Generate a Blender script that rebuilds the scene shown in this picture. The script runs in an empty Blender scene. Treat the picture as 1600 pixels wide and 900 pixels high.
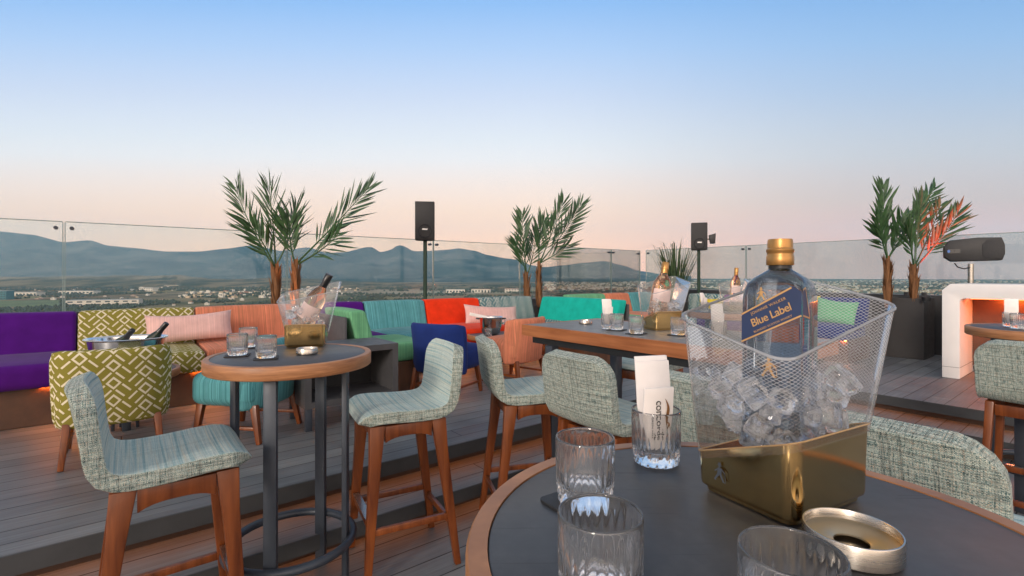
import bpy, bmesh, math, random
from mathutils import Vector, Matrix, noise

random.seed(7)
SC = bpy.context.scene
COL = SC.collection
R = math.radians
PI = math.pi

# ------------------------------------------------------------------ camera, sky, sun, exposure
FPX, CX, YH, HC = 770.0, 800.0, 431.0, 1.395
cam = bpy.data.cameras.new('camera')
cam.sensor_width = 36.0
cam.lens = FPX / 1600 * 36
cam.shift_y = -(450 - YH) / 1600
cam.clip_start, cam.clip_end = 0.02, 60000
co = bpy.data.objects.new('camera', cam); COL.objects.link(co)
co.location = (0, 0, HC); co.rotation_euler = (R(90), 0, 0)
SC.camera = co

SUN_EL, SUN_AZ = R(9), R(215)          # low sun behind the camera, to the left
world = bpy.data.worlds.new('World'); SC.world = world
world.use_nodes = True
wn = world.node_tree; wn.nodes.clear()
def wnode(t): return wn.nodes.new(t)
sky = wnode('ShaderNodeTexSky'); sky.sky_type = 'NISHITA'; sky.sun_disc = False
sky.sun_elevation = SUN_EL; sky.sun_rotation = SUN_AZ; sky.air_density = 1.0; sky.dust_density = 1.5
geo = wnode('ShaderNodeTexCoord')
sep = wnode('ShaderNodeSeparateXYZ'); wn.links.new(geo.outputs['Generated'], sep.inputs[0])
def wmath(op, a, b=None, clamp=False):
    k = wnode('ShaderNodeMath'); k.operation = op; k.use_clamp = clamp
    for i, v in enumerate((a, b)):
        if v is None: continue
        if isinstance(v, (int, float)): k.inputs[i].default_value = v
        else: wn.links.new(v, k.inputs[i])
    return k.outputs[0]
# height in the sky, banded about the east-west axis as in a twilight sky
_h = wmath('SQRT', wmath('ADD', wmath('MULTIPLY', sep.outputs['Y'], sep.outputs['Y']), wmath('MULTIPLY', wmath('MULTIPLY', sep.outputs['X'], sep.outputs['X']), .12)))
_s = wmath('DIVIDE', sep.outputs['Z'], wmath('MAXIMUM', _h, .02))
mr = wnode('ShaderNodeMapRange'); mr.inputs['From Min'].default_value = -0.1; mr.inputs['From Max'].default_value = 1.2
wn.links.new(_s, mr.inputs['Value'])
def wramp(stops):
    r = wnode('ShaderNodeValToRGB'); r.color_ramp.interpolation = 'LINEAR'
    els = r.color_ramp.elements
    while len(els) < len(stops): els.new(0.5)
    for e, (z, c) in zip(els, stops):
        e.position = (z + 0.1) / 1.3; e.color = (*c, 1)
    wn.links.new(mr.outputs[0], r.inputs[0]); return r
rl = wramp([(-.1, (.80, .62, .50)), (0.0, (1.86, .94, .52)), (.06, (1.72, .99, .60)), (.131, (1.45, 1.0, .72)), (.235, (1.09, 1.05, 1.05)), (.274, (.97, 1.0, 1.06)),
            (.365, (.74, .84, 1.05)), (.462, (.51, .72, 1.07)), (.556, (.32, .59, 1.04)), (.75, (.32, .50, .84)), (1.2, (.54, .54, .58))])
rr = wramp([(-.1, (.66, .56, .50)), (0.0, (1.22, .60, .46)), (.06, (1.20, .62, .49)), (.105, (1.08, .63, .53)), (.15, (.86, .64, .57)), (.235, (.72, .70, .74)), (.274, (.66, .69, .78)),
            (.365, (.49, .63, .86)), (.462, (.36, .58, .92)), (.556, (.26, .50, .90)), (.75, (.28, .44, .78)), (1.2, (.52, .52, .57))])
az = wnode('ShaderNodeMapRange'); az.interpolation_type = 'SMOOTHSTEP'
az.inputs['From Min'].default_value = .0; az.inputs['From Max'].default_value = .72
wn.links.new(sep.outputs['X'], az.inputs['Value'])
wm = wnode('ShaderNodeMixRGB'); wn.links.new(az.outputs[0], wm.inputs[0])
wn.links.new(rl.outputs[0], wm.inputs[1]); wn.links.new(rr.outputs[0], wm.inputs[2])
ns = wnode('ShaderNodeMixRGB'); ns.blend_type = 'MULTIPLY'; ns.inputs[0].default_value = 1
wn.links.new(sky.outputs[0], ns.inputs[1]); ns.inputs[2].default_value = (.1, .1, .1, 1)
w2 = wnode('ShaderNodeMixRGB'); w2.inputs[0].default_value = .08
wn.links.new(wm.outputs[0], w2.inputs[1]); wn.links.new(ns.outputs[0], w2.inputs[2])
# warm glow added low in the unseen sky behind the camera to brighten the furniture
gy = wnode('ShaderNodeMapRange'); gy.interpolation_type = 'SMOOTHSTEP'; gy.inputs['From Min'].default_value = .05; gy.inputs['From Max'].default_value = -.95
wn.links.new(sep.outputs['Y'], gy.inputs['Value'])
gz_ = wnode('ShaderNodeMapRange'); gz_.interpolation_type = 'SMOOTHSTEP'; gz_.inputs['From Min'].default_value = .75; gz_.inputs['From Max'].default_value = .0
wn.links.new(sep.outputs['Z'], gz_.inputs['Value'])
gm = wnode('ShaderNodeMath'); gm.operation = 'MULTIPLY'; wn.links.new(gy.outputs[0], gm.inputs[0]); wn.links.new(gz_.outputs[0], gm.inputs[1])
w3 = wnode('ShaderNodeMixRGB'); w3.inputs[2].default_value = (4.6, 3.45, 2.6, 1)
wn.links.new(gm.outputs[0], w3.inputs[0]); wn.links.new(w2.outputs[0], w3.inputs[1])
bg = wnode('ShaderNodeBackground'); bg.inputs[1].default_value = 1.0
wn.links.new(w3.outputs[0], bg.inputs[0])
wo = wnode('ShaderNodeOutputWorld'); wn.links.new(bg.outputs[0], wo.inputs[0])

sl = bpy.data.lights.new('sun', 'SUN'); sl.energy = 2.0; sl.angle = R(11); sl.color = (1, .88, .76)
so = bpy.data.objects.new('sun', sl); COL.objects.link(so)
so.rotation_euler = (R(90 - 16), 0, R(-28))

SC.view_settings.view_transform = 'Standard'; SC.view_settings.look = 'None'
SC.view_settings.exposure = 0.0; SC.view_settings.gamma = 1.0; SC.view_settings.use_curve_mapping = False
cy = SC.cycles
cy.max_bounces = 14; cy.diffuse_bounces = 3; cy.glossy_bounces = 5; cy.transmission_bounces = 12
cy.transparent_max_bounces = 32; cy.volume_bounces = 1; cy.sample_clamp_indirect = 4.0
cy.use_denoising = True
try: cy.volume_unbiased = True
except Exception: pass

# ------------------------------------------------------------------ frames
UA = R(38.4)                                       # the terrace runs 38.4 degrees off the view
UC, US = math.cos(UA), math.sin(UA)
def W(p, q, z=0.0): return Vector((p * UC - q * US, p * US + q * UC, z))
def P(px, py, z):                                  # survey point of known height seen in the photo
    Y = FPX * (HC - z) / (py - YH); return Vector(((px - CX) / FPX * Y, Y, z))
def D(px, py, Y): return Vector(((px - CX) / FPX * Y, Y, HC - (py - YH) / FPX * Y))
ZL, ZS, ZD = 0.0, 0.15, 0.30                       # lower floor, step tread, upper deck

# ------------------------------------------------------------------ materials
class G:
    def __init__(s, name, rough=.6, metal=0.0, base=None, spec=None):
        s.m = bpy.data.materials.new(name); s.m.use_nodes = True
        s.nt = s.m.node_tree; s.b = s.nt.nodes['Principled BSDF']
        s.b.inputs['Roughness'].default_value = rough; s.b.inputs['Metallic'].default_value = metal
        if base: s.b.inputs['Base Color'].default_value = (*base, 1)
        if spec is not None: s.b.inputs['Specular IOR Level'].default_value = spec
        s.tc = None
    def put(s, sock, v):
        if hasattr(v, 'links') or hasattr(v, 'is_output'): s.nt.links.new(v, sock)
        elif isinstance(v, (tuple, list)):
            sock.default_value = tuple(v) if len(v) == len(sock.default_value) else (*v, 1)
        else: sock.default_value = v
    def n(s, t): return s.nt.nodes.new(t)
    def co(s, which='Object'):
        if not s.tc: s.tc = s.n('ShaderNodeTexCoord')
        return s.tc.outputs[which]
    def map(s, v, scale=(1, 1, 1), rot=(0, 0, 0), loc=(0, 0, 0)):
        k = s.n('ShaderNodeMapping'); s.put(k.inputs[0], v)
        k.inputs['Scale'].default_value = scale; k.inputs['Rotation'].default_value = rot; k.inputs['Location'].default_value = loc
        return k.outputs[0]
    def noise(s, v, scale=5, detail=3, rough=.55, dist=0.0):
        k = s.n('ShaderNodeTexNoise'); s.put(k.inputs['Vector'], v)
        k.inputs['Scale'].default_value = scale; k.inputs['Detail'].default_value = detail
        k.inputs['Roughness'].default_value = rough; k.inputs['Distortion'].default_value = dist
        return k.outputs['Fac']
    def voro(s, v, scale=5, out='Distance', feature='F1'):
        k = s.n('ShaderNodeTexVoronoi'); k.feature = feature; s.put(k.inputs['Vector'], v); k.inputs['Scale'].default_value = scale
        return k.outputs[out]
    def math(s, op, a, b=None, c=None, clamp=False):
        k = s.n('ShaderNodeMath'); k.operation = op; k.use_clamp = clamp
        s.put(k.inputs[0], a)
        if b is not None: s.put(k.inputs[1], b)
        if c is not None: s.put(k.inputs[2], c)
        return k.outputs[0]
    def sep(s, v):
        k = s.n('ShaderNodeSeparateXYZ'); s.put(k.inputs[0], v); return k.outputs
    def ramp(s, f, stops, interp='LINEAR'):
        k = s.n('ShaderNodeValToRGB'); k.color_ramp.interpolation = interp
        els = k.color_ramp.elements
        while len(els) < len(stops): els.new(.5)
        for e, (p, c) in zip(els, stops): e.position = p; e.color = (*c, 1) if len(c) == 3 else c
        s.put(k.inputs[0], f); return k.outputs[0]
    def mix(s, f, a, b, blend='MIX'):
        k = s.n('ShaderNodeMixRGB'); k.blend_type = blend
        s.put(k.inputs[0], f); s.put(k.inputs[1], a); s.put(k.inputs[2], b); return k.outputs[0]
    def bump(s, h, strength=.3, dist=.01):
        k = s.n('ShaderNodeBump'); k.inputs['Strength'].default_value = strength; k.inputs['Distance'].default_value = dist
        s.put(k.inputs['Height'], h); s.nt.links.new(k.outputs[0], s.b.inputs['Normal'])
    def color(s, c): s.put(s.b.inputs['Base Color'], c)
    def out(s, sh):
        o = [n for n in s.nt.nodes if n.type == 'OUTPUT_MATERIAL'][0]; s.nt.links.new(sh, o.inputs['Surface'])

M = {}
def plain(name, base, rough=.5, metal=0.0, var=.15, scale=12, bump=0.0, spec=None):
    g = G(name, rough, metal, base, spec)
    n = g.noise(g.co(), scale, 4)
    lo = tuple(c * (1 - var) for c in base); hi = tuple(min(1, c * (1 + var)) for c in base)
    g.color(g.ramp(n, [(.3, lo), (.7, hi)]))
    rn = g.noise(g.co(), scale * 3, 3)
    g.put(g.b.inputs['Roughness'], g.math('MULTIPLY_ADD', rn, rough * .5, rough * .75))
    if bump: g.bump(g.noise(g.co(), scale * 12, 3), bump, .004)
    M[name] = g.m; return g.m
def emit(name, col, strength):
    g = G(name); g.b.inputs['Base Color'].default_value = (*col, 1)
    g.b.inputs['Emission Color'].default_value = (*col, 1); g.b.inputs['Emission Strength'].default_value = strength
    M[name] = g.m; return g.m
def wood(name, dark, light, scale=(28, 28, 2.2), rough=.38, gloss_coat=.0):
    g = G(name, rough)
    v = g.map(g.co(), scale)
    n = g.noise(v, 1.0, 5, .6, .6); n2 = g.noise(g.co(), 3, 2)
    f = g.math('ADD', g.math('MULTIPLY', n, .75), g.math('MULTIPLY', n2, .25))
    mid = tuple((a + b) / 2 for a, b in zip(dark, light))
    g.color(g.ramp(f, [(.3, dark), (.5, mid), (.68, light)]))
    g.put(g.b.inputs['Roughness'], g.math('MULTIPLY_ADD', n, .25, rough - .1))
    g.bump(n, .12, .002); g.b.inputs['Coat Weight'].default_value = gloss_coat
    M[name] = g.m; return g.m
wood('teak', (.070, .014, .003), (.25, .066, .012), gloss_coat=.10)
wood('rim_wood', (.20, .078, .028), (.50, .23, .10), scale=(7, 7, 90), rough=.45)
wood('table_wood', (.20, .062, .018), (.42, .155, .055), scale=(40, 2.5, 40), rough=.4)
wood('plinth_wood', (.05, .022, .011), (.12, .052, .025), scale=(3, 20, 3), rough=.5)

def deck():
    g = G('deck_planks', .55)
    v = g.co()
    k = g.n('ShaderNodeTexBrick'); g.put(k.inputs['Vector'], v)
    k.offset = .37; k.offset_frequency = 2
    k.inputs['Scale'].default_value = 1; k.inputs['Brick Width'].default_value = 2.9; k.inputs['Row Height'].default_value = .143
    k.inputs['Mortar Size'].default_value = .0035; k.inputs['Mortar Smooth'].default_value = .1; k.inputs['Bias'].default_value = 0
    k.inputs['Color1'].default_value = (.085, .085, .088, 1); k.inputs['Color2'].default_value = (.125, .122, .12, 1)
    k.inputs['Mortar'].default_value = (.008, .008, .008, 1)
    gr = g.noise(g.map(v, (2.2, 90, 1)), 1, 5, .65); st = g.noise(v, 2.2, 4, .6)
    fine = g.noise(g.map(v, (14, 300, 1)), 1, 2)
    c = g.mix(.55, k.outputs['Color'], g.ramp(gr, [(.3, (.45, .45, .45)), (.7, (1.25, 1.25, 1.25))]), 'MULTIPLY')
    c = g.mix(.6, c, g.ramp(st, [(.3, (.55, .55, .57)), (.65, (1.2, 1.18, 1.15))]), 'MULTIPLY')
    c = g.mix(1, c, (1.62, 1.74, 1.80), 'MULTIPLY')
    g.color(c)
    h = g.math('ADD', g.math('MULTIPLY', k.outputs['Fac'], -1.0), g.math('MULTIPLY', fine, .25))
    g.bump(h, .5, .003)
    g.put(g.b.inputs['Roughness'], g.math('MULTIPLY_ADD', st, .35, .36))
    M['deck'] = g.m
deck()
plain('fascia', (.045, .047, .05), .5, scale=6)
plain('riser', (.05, .028, .018), .55, scale=5)
def slate(name, base, k):
    g = G(name, .42); v = g.co(); n = g.noise(v, 5, 6, .65, .4); n2 = g.noise(v, 45, 3); sc = g.noise(g.map(v, (3, 160, 3), (0, 0, .6)), 1, 3, .7)
    f = g.math('ADD', g.math('MULTIPLY', n, .7), g.math('MULTIPLY', n2, .3))
    g.color(g.ramp(f, [(.34, tuple(c * .62 for c in base)), (.52, base), (.68, tuple(c * 1.5 for c in base))]))
    g.put(g.b.inputs['Roughness'], g.math('ADD', g.math('MULTIPLY_ADD', n, .38, .26), g.math('MULTIPLY', g.math('GREATER_THAN', sc, .66), .12)))
    g.bump(g.math('ADD', n2, g.math('MULTIPLY', sc, .5)), .06, .002); M[name] = g.m
slate('slate', (.050, .050, .052), 1)
plain('slate_light', (.155, .154, .148), .4, var=.2, scale=9, bump=.06)
plain('dark_metal', (.045, .055, .072), .42, .3, scale=8)
plain('black_metal', (.02, .021, .023), .45, .2)
plain('green_paint', (.006, .035, .018), .45)
plain('black_plastic', (.014, .014, .016), .55, bump=.15, scale=30)
plain('grille', (.028, .028, .03), .7, scale=60, bump=.3)
plain('white_paint', (.78, .755, .735), .4, var=.03, scale=4)
plain('white_paper', (.85, .80, .77), .8, var=.03, scale=25, bump=.06)
plain('ink', (.03, .025, .022), .6)
plain('ink_gold', (.22, .10, .03), .5)
plain('gold_print', (.60, .36, .15), .35, .4, var=.08)
plain('navy_label', (.016, .036, .105), .4)
plain('planter', (.032, .030, .030), .5, scale=5)
plain('console', (.062, .062, .066), .55, scale=6, bump=.05)
plain('parapet', (.03, .031, .034), .55, scale=3)
plain('foil_black', (.012, .012, .014), .3)
plain('cork_gold', (.42, .22, .07), .33, .65)
plain('bottle_green', (.008, .02, .012), .15)
plain('pink_label', (.75, .55, .50), .5)
plain('coaster', (.02, .02, .021), .6)
plain('soil', (.04, .028, .018), .9, bump=.5)
plain('edge_glass', (.22, .30, .29), .2)
plain('screen_blue', (.03, .12, .4), .3)

def steel(name, base, rough, stretch=(2, 2, 200)):
    g = G(name, rough, 1.0, base)
    n = g.noise(g.map(g.co(), stretch), 1, 3)
    g.put(g.b.inputs['Roughness'], g.math('MULTIPLY_ADD', n, .2, rough - .08))
    g.bump(n, .04, .001); M[name] = g.m
steel('steel', (.47, .44, .40), .25)
steel('chrome', (.75, .75, .76), .12, (3, 3, 3))
steel('gold', (.80, .55, .24), .12, (120, 120, 2))
steel('brass_plate', (.60, .49, .33), .3)

# fabrics (UVs are in metres)
def tweed(name, stops, stripe=0.0, f=165.0):
    g = G(name, .95, spec=.15); uv = g.co('UV'); x, y, _ = g.sep(uv)
    sx = g.math('SINE', g.math('MULTIPLY', x, 2 * PI * f)); sy = g.math('SINE', g.math('MULTIPLY', y, 2 * PI * f))
    wv = g.math('MULTIPLY', sx, sy); sel = g.math('GREATER_THAN', wv, 0.0)
    warp = g.noise(g.map(uv, (f * 2, f * .22, 1)), 1, 1, .5); weft = g.noise(g.map(uv, (f * .22, f * 2, 1), loc=(3, 7, 0)), 1, 1, .5)
    c = g.mix(sel, g.ramp(warp, stops), g.ramp(weft, stops[::-1] if False else stops))
    lh = g.noise(g.map(uv, (2.2, 135, 1), loc=(1, 4, 0)), 1, 3, .7); lv = g.noise(g.map(uv, (135, 2.2, 1), loc=(8, 2, 0)), 1, 3, .7)
    dk = g.math('MULTIPLY', g.ramp(lh, [(.38, (.62, .62, .62)), (.50, (1, 1, 1)), (.62, (1.15, 1.14, 1.08))]), g.ramp(lv, [(.36, (.66, .66, .66)), (.48, (1, 1, 1)), (.62, (1.1, 1.1, 1.08))]))
    c = g.mix(1, c, dk, 'MULTIPLY')
    if stripe:
        st = g.noise(g.map(uv, (.9, 70, 1), loc=(0, 2, 0)), 1, 2, .6)
        c = g.mix(stripe, c, g.ramp(st, [(.30, (.13, .28, .31)), (.42, (.28, .46, .48)), (.50, (.66, .69, .60)), (.56, (.33, .50, .52)), (.64, (.72, .68, .52)), (.72, (.24, .42, .46))]))
    g.color(c); g.bump(g.math('ADD', wv, g.math('MULTIPLY', warp, 2)), .5, .0016)
    g.b.inputs['Sheen Weight'].default_value = .1
    M[name] = g.m
tweed('tweed', [(.28, (.03, .05, .05)), (.40, (.12, .19, .18)), (.47, (.29, .37, .34)), (.54, (.58, .57, .48)), (.60, (.19, .30, .29)), (.68, (.44, .34, .24)), (.78, (.68, .65, .56))])
tweed('tweed_seat', [(.28, (.11, .23, .26)), (.42, (.29, .45, .47)), (.54, (.62, .66, .58)), (.68, (.27, .41, .43))], .6)

def velvet(name, col, stripes=None, sc=150):
    g = G(name, .9, spec=.10); uv = g.co('UV')
    n = g.noise(uv, 9, 4); fine = g.noise(uv, 700, 2)
    c = g.ramp(n, [(.3, tuple(v * .86 for v in col)), (.7, tuple(v * 1.1 for v in col))])
    if stripes:
        st = g.noise(g.map(uv, (sc, .6, 1)), 1, 3, .7)
        c = g.mix(g.ramp(st, [(.46, (0, 0, 0)), (.60, (1, 1, 1))]), c, stripes)
        st2 = g.noise(g.map(uv, (sc * .35, .3, 1), loc=(5, 0, 0)), 1, 2)
        c = g.mix(.5, c, g.ramp(st2, [(.35, (.72, .72, .72)), (.65, (1.15, 1.15, 1.15))]), 'MULTIPLY')
    g.color(c); g.bump(fine, .25, .001)
    g.b.inputs['Sheen Weight'].default_value = .06
    M[name] = g.m
velvet('purple', (.072, .007, .170)); velvet('red', (.70, .038, .008)); velvet('turquoise', (.008, .38, .305))
velvet('navy', (.013, .030, .150)); velvet('yellow', (.62, .46, .03)); velvet('white_cloth', (.8, .78, .74))
velvet('teal', (.115, .345, .37), (.05, .19, .21)); velvet('coral', (.64, .215, .125), (.40, .16, .085))
velvet('green', (.16, .42, .22), (.09, .27, .15)); velvet('pink', (.70, .46, .42), (.62, .36, .33), 260)

def lattice(name, ground, line, cell):
    g = G(name, .9, spec=.2); uv = g.co('UV')
    v = g.map(uv, (1 / cell, 1 / cell, 1), (0, 0, R(45)))
    x, y, _ = g.sep(v)
    fx = g.math('SUBTRACT', g.math('FRACT', x), .5); fy = g.math('SUBTRACT', g.math('FRACT', y), .5)
    ax, ay = g.math('ABSOLUTE', fx), g.math('ABSOLUTE', fy)
    mx = g.math('MAXIMUM', ax, ay)
    ring = g.math('LESS_THAN', g.math('ABSOLUTE', g.math('SUBTRACT', mx, .30)), .072)
    dot = 0
    ix, iy = g.math('FLOOR', x), g.math('FLOOR', y)
    par = g.math('MODULO', g.math('ADD', g.math('ADD', ix, iy), 400.0), 3.0)
    isring = g.math('LESS_THAN', par, .5); is2 = g.math('GREATER_THAN', par, 1.5)
    sx = g.math('LESS_THAN', g.math('ABSOLUTE', g.math('SUBTRACT', ax, .30)), .072)
    sy = g.math('LESS_THAN', g.math('ABSOLUTE', g.math('SUBTRACT', ay, .30)), .072)
    barx = g.math('MULTIPLY', sx, g.math('GREATER_THAN', fy, -.30)); bary = g.math('MULTIPLY', sy, g.math('LESS_THAN', fx, .30))
    mid = g.math('SUBTRACT', 1.0, g.math('MAXIMUM', isring, is2))
    f = g.math('ADD', g.math('MULTIPLY', ring, isring), g.math('ADD', g.math('MULTIPLY', barx, is2), g.math('MULTIPLY', bary, mid)), clamp=True)
    wob = g.noise(uv, 320, 2)
    c = g.mix(f, g.mix(.35, ground, g.ramp(wob, [(.3, (.5, .5, .5)), (.7, (1.3, 1.3, 1.3))]), 'MULTIPLY'), line)
    g.color(c); g.bump(g.math('ADD', f, g.math('MULTIPLY', wob, .6)), .4, .0015)
    M[name] = g.m
lattice('olive_lattice', (.235, .205, .036), (.68, .61, .45), .076)
lattice('blue_lattice', (.022, .115, .14), (.74, .71, .62), .070)

# glass
def glass(name, col, rough=0.0, ior=1.45):
    g = G(name, rough, 0, col); g.b.inputs['Transmission Weight'].default_value = 1; g.b.inputs['IOR'].default_value = ior
    M[name] = g.m; return g
g = glass('tumbler_glass', (1, 1, 1), 0, 1.47)            # a little white diffuse mixed in paints sky light onto the glass
_d = g.n('ShaderNodeBsdfDiffuse'); _d.inputs[0].default_value = (.9, .92, .94, 1); _m = g.n('ShaderNodeMixShader')
g.put(_m.inputs[0], g.ramp(g.noise(g.co(), 40, 4, .6), [(.35, (.012, .012, .012)), (.7, (.045, .045, .045))])); g.nt.links.new(g.b.outputs[0], _m.inputs[1]); g.nt.links.new(_d.outputs[0], _m.inputs[2]); g.out(_m.outputs[0])
g = glass('ice', (1, 1, 1), .02, 1.31)
dfn = g.n('ShaderNodeBsdfTranslucent'); dfn.inputs[0].default_value = (.97, .98, .99, 1); dd = g.n('ShaderNodeBsdfDiffuse'); dd.inputs[0].default_value = (.96, .97, .98, 1)
mm = g.n('ShaderNodeMixShader'); g.nt.links.new(dfn.outputs[0], mm.inputs[1]); g.nt.links.new(dd.outputs[0], mm.inputs[2])
m3 = g.n('ShaderNodeMixShader'); g.put(m3.inputs[0], g.ramp(g.noise(g.co(), 60, 3), [(.40, (.0, .0, .0)), (.68, (.55, .55, .55))]))
g.nt.links.new(g.b.outputs[0], m3.inputs[1]); g.nt.links.new(mm.outputs[0], m3.inputs[2]); g.out(m3.outputs[0])
g = glass('bottle_blue', (.34, .43, .54), .02, 1.35)
glass('rose_wine', (1.0, .66, .46), .02, 1.28)
glass('clear_bottle', (.95, .94, .92), .02, 1.4)
def sheet(name, tint, film, filmcol, refl=1.0, mesh=False):
    g = G(name)
    fr = g.n('ShaderNodeFresnel'); fr.inputs[0].default_value = 1.45
    tr = g.n('ShaderNodeBsdfTransparent'); tr.inputs[0].default_value = (*tint, 1)
    gl = g.n('ShaderNodeBsdfGlossy'); gl.inputs['Roughness'].default_value = .015
    df = g.n('ShaderNodeBsdfDiffuse'); df.inputs[0].default_value = (*filmcol, 1)
    m1 = g.n('ShaderNodeMixShader'); f = film
    if not mesh:
        sm = g.noise(g.map(g.co(), (1, 1, .35)), 2.3, 4, .6)
        f = g.math('MULTIPLY', g.math('MULTIPLY_ADD', sm, 1.6, .2), film)
    if mesh:                                           # diamond mesh pattern moulded in the acrylic
        x, y, _ = g.sep(g.co('UV'))
        a = g.math('ADD', g.math('MULTIPLY', x, 125), g.math('MULTIPLY', y, 215)); b = g.math('SUBTRACT', g.math('MULTIPLY', x, 125), g.math('MULTIPLY', y, 215))
        la = g.math('LESS_THAN', g.math('ABSOLUTE', g.math('SUBTRACT', g.math('FRACT', a), .5)), .07)
        lb = g.math('LESS_THAN', g.math('ABSOLUTE', g.math('SUBTRACT', g.math('FRACT', b), .5)), .07)
        li = g.math('MAXIMUM', la, lb)
        up = g.ramp(y, [(.10, (.10, .10, .10)), (.20, (1, 1, 1))])
        f = g.math('ADD', g.math('MULTIPLY', g.math('MULTIPLY', li, up), .50), film)
    g.put(m1.inputs[0], f); g.nt.links.new(tr.outputs[0], m1.inputs[1]); g.nt.links.new(df.outputs[0], m1.inputs[2])
    m2 = g.n('ShaderNodeMixShader'); g.put(m2.inputs[0], g.math('MULTIPLY', fr.outputs[0], refl))
    g.nt.links.new(m1.outputs[0], m2.inputs[1]); g.nt.links.new(gl.outputs[0], m2.inputs[2])
    g.out(m2.outputs[0]); M[name] = g.m
sheet('balustrade_glass', (.93, .965, .965), .022, (.55, .64, .66), .7)
sheet('balustrade_tinted', (.82, .875, .875), .075, (.34, .58, .62), .8)  # teal tint and film put a sky reflection into the pane colour
sheet('acrylic_mesh', (.985, .985, .99), .022, (.85, .85, .86), .55, True)
sheet('acrylic_rim', (.85, .87, .88), .30, (.85, .86, .88), 1.2)

# foliage
def leaf(name, c1, c2):
    g = G(name, .45); n = g.noise(g.co(), 14, 3)
    g.color(g.ramp(n, [(.3, c1), (.7, c2)])); M[name] = g.m
leaf('frond_green', (.013, .045, .015), (.048, .115, .038))
leaf('grass_green', (.018, .040, .016), (.06, .105, .04))
wood('palm_trunk', (.08, .032, .012), (.30, .14, .055), scale=(60, 60, 4), rough=.8)
leaf('olive_tree', (.018, .032, .014), (.050, .066, .028))

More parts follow.
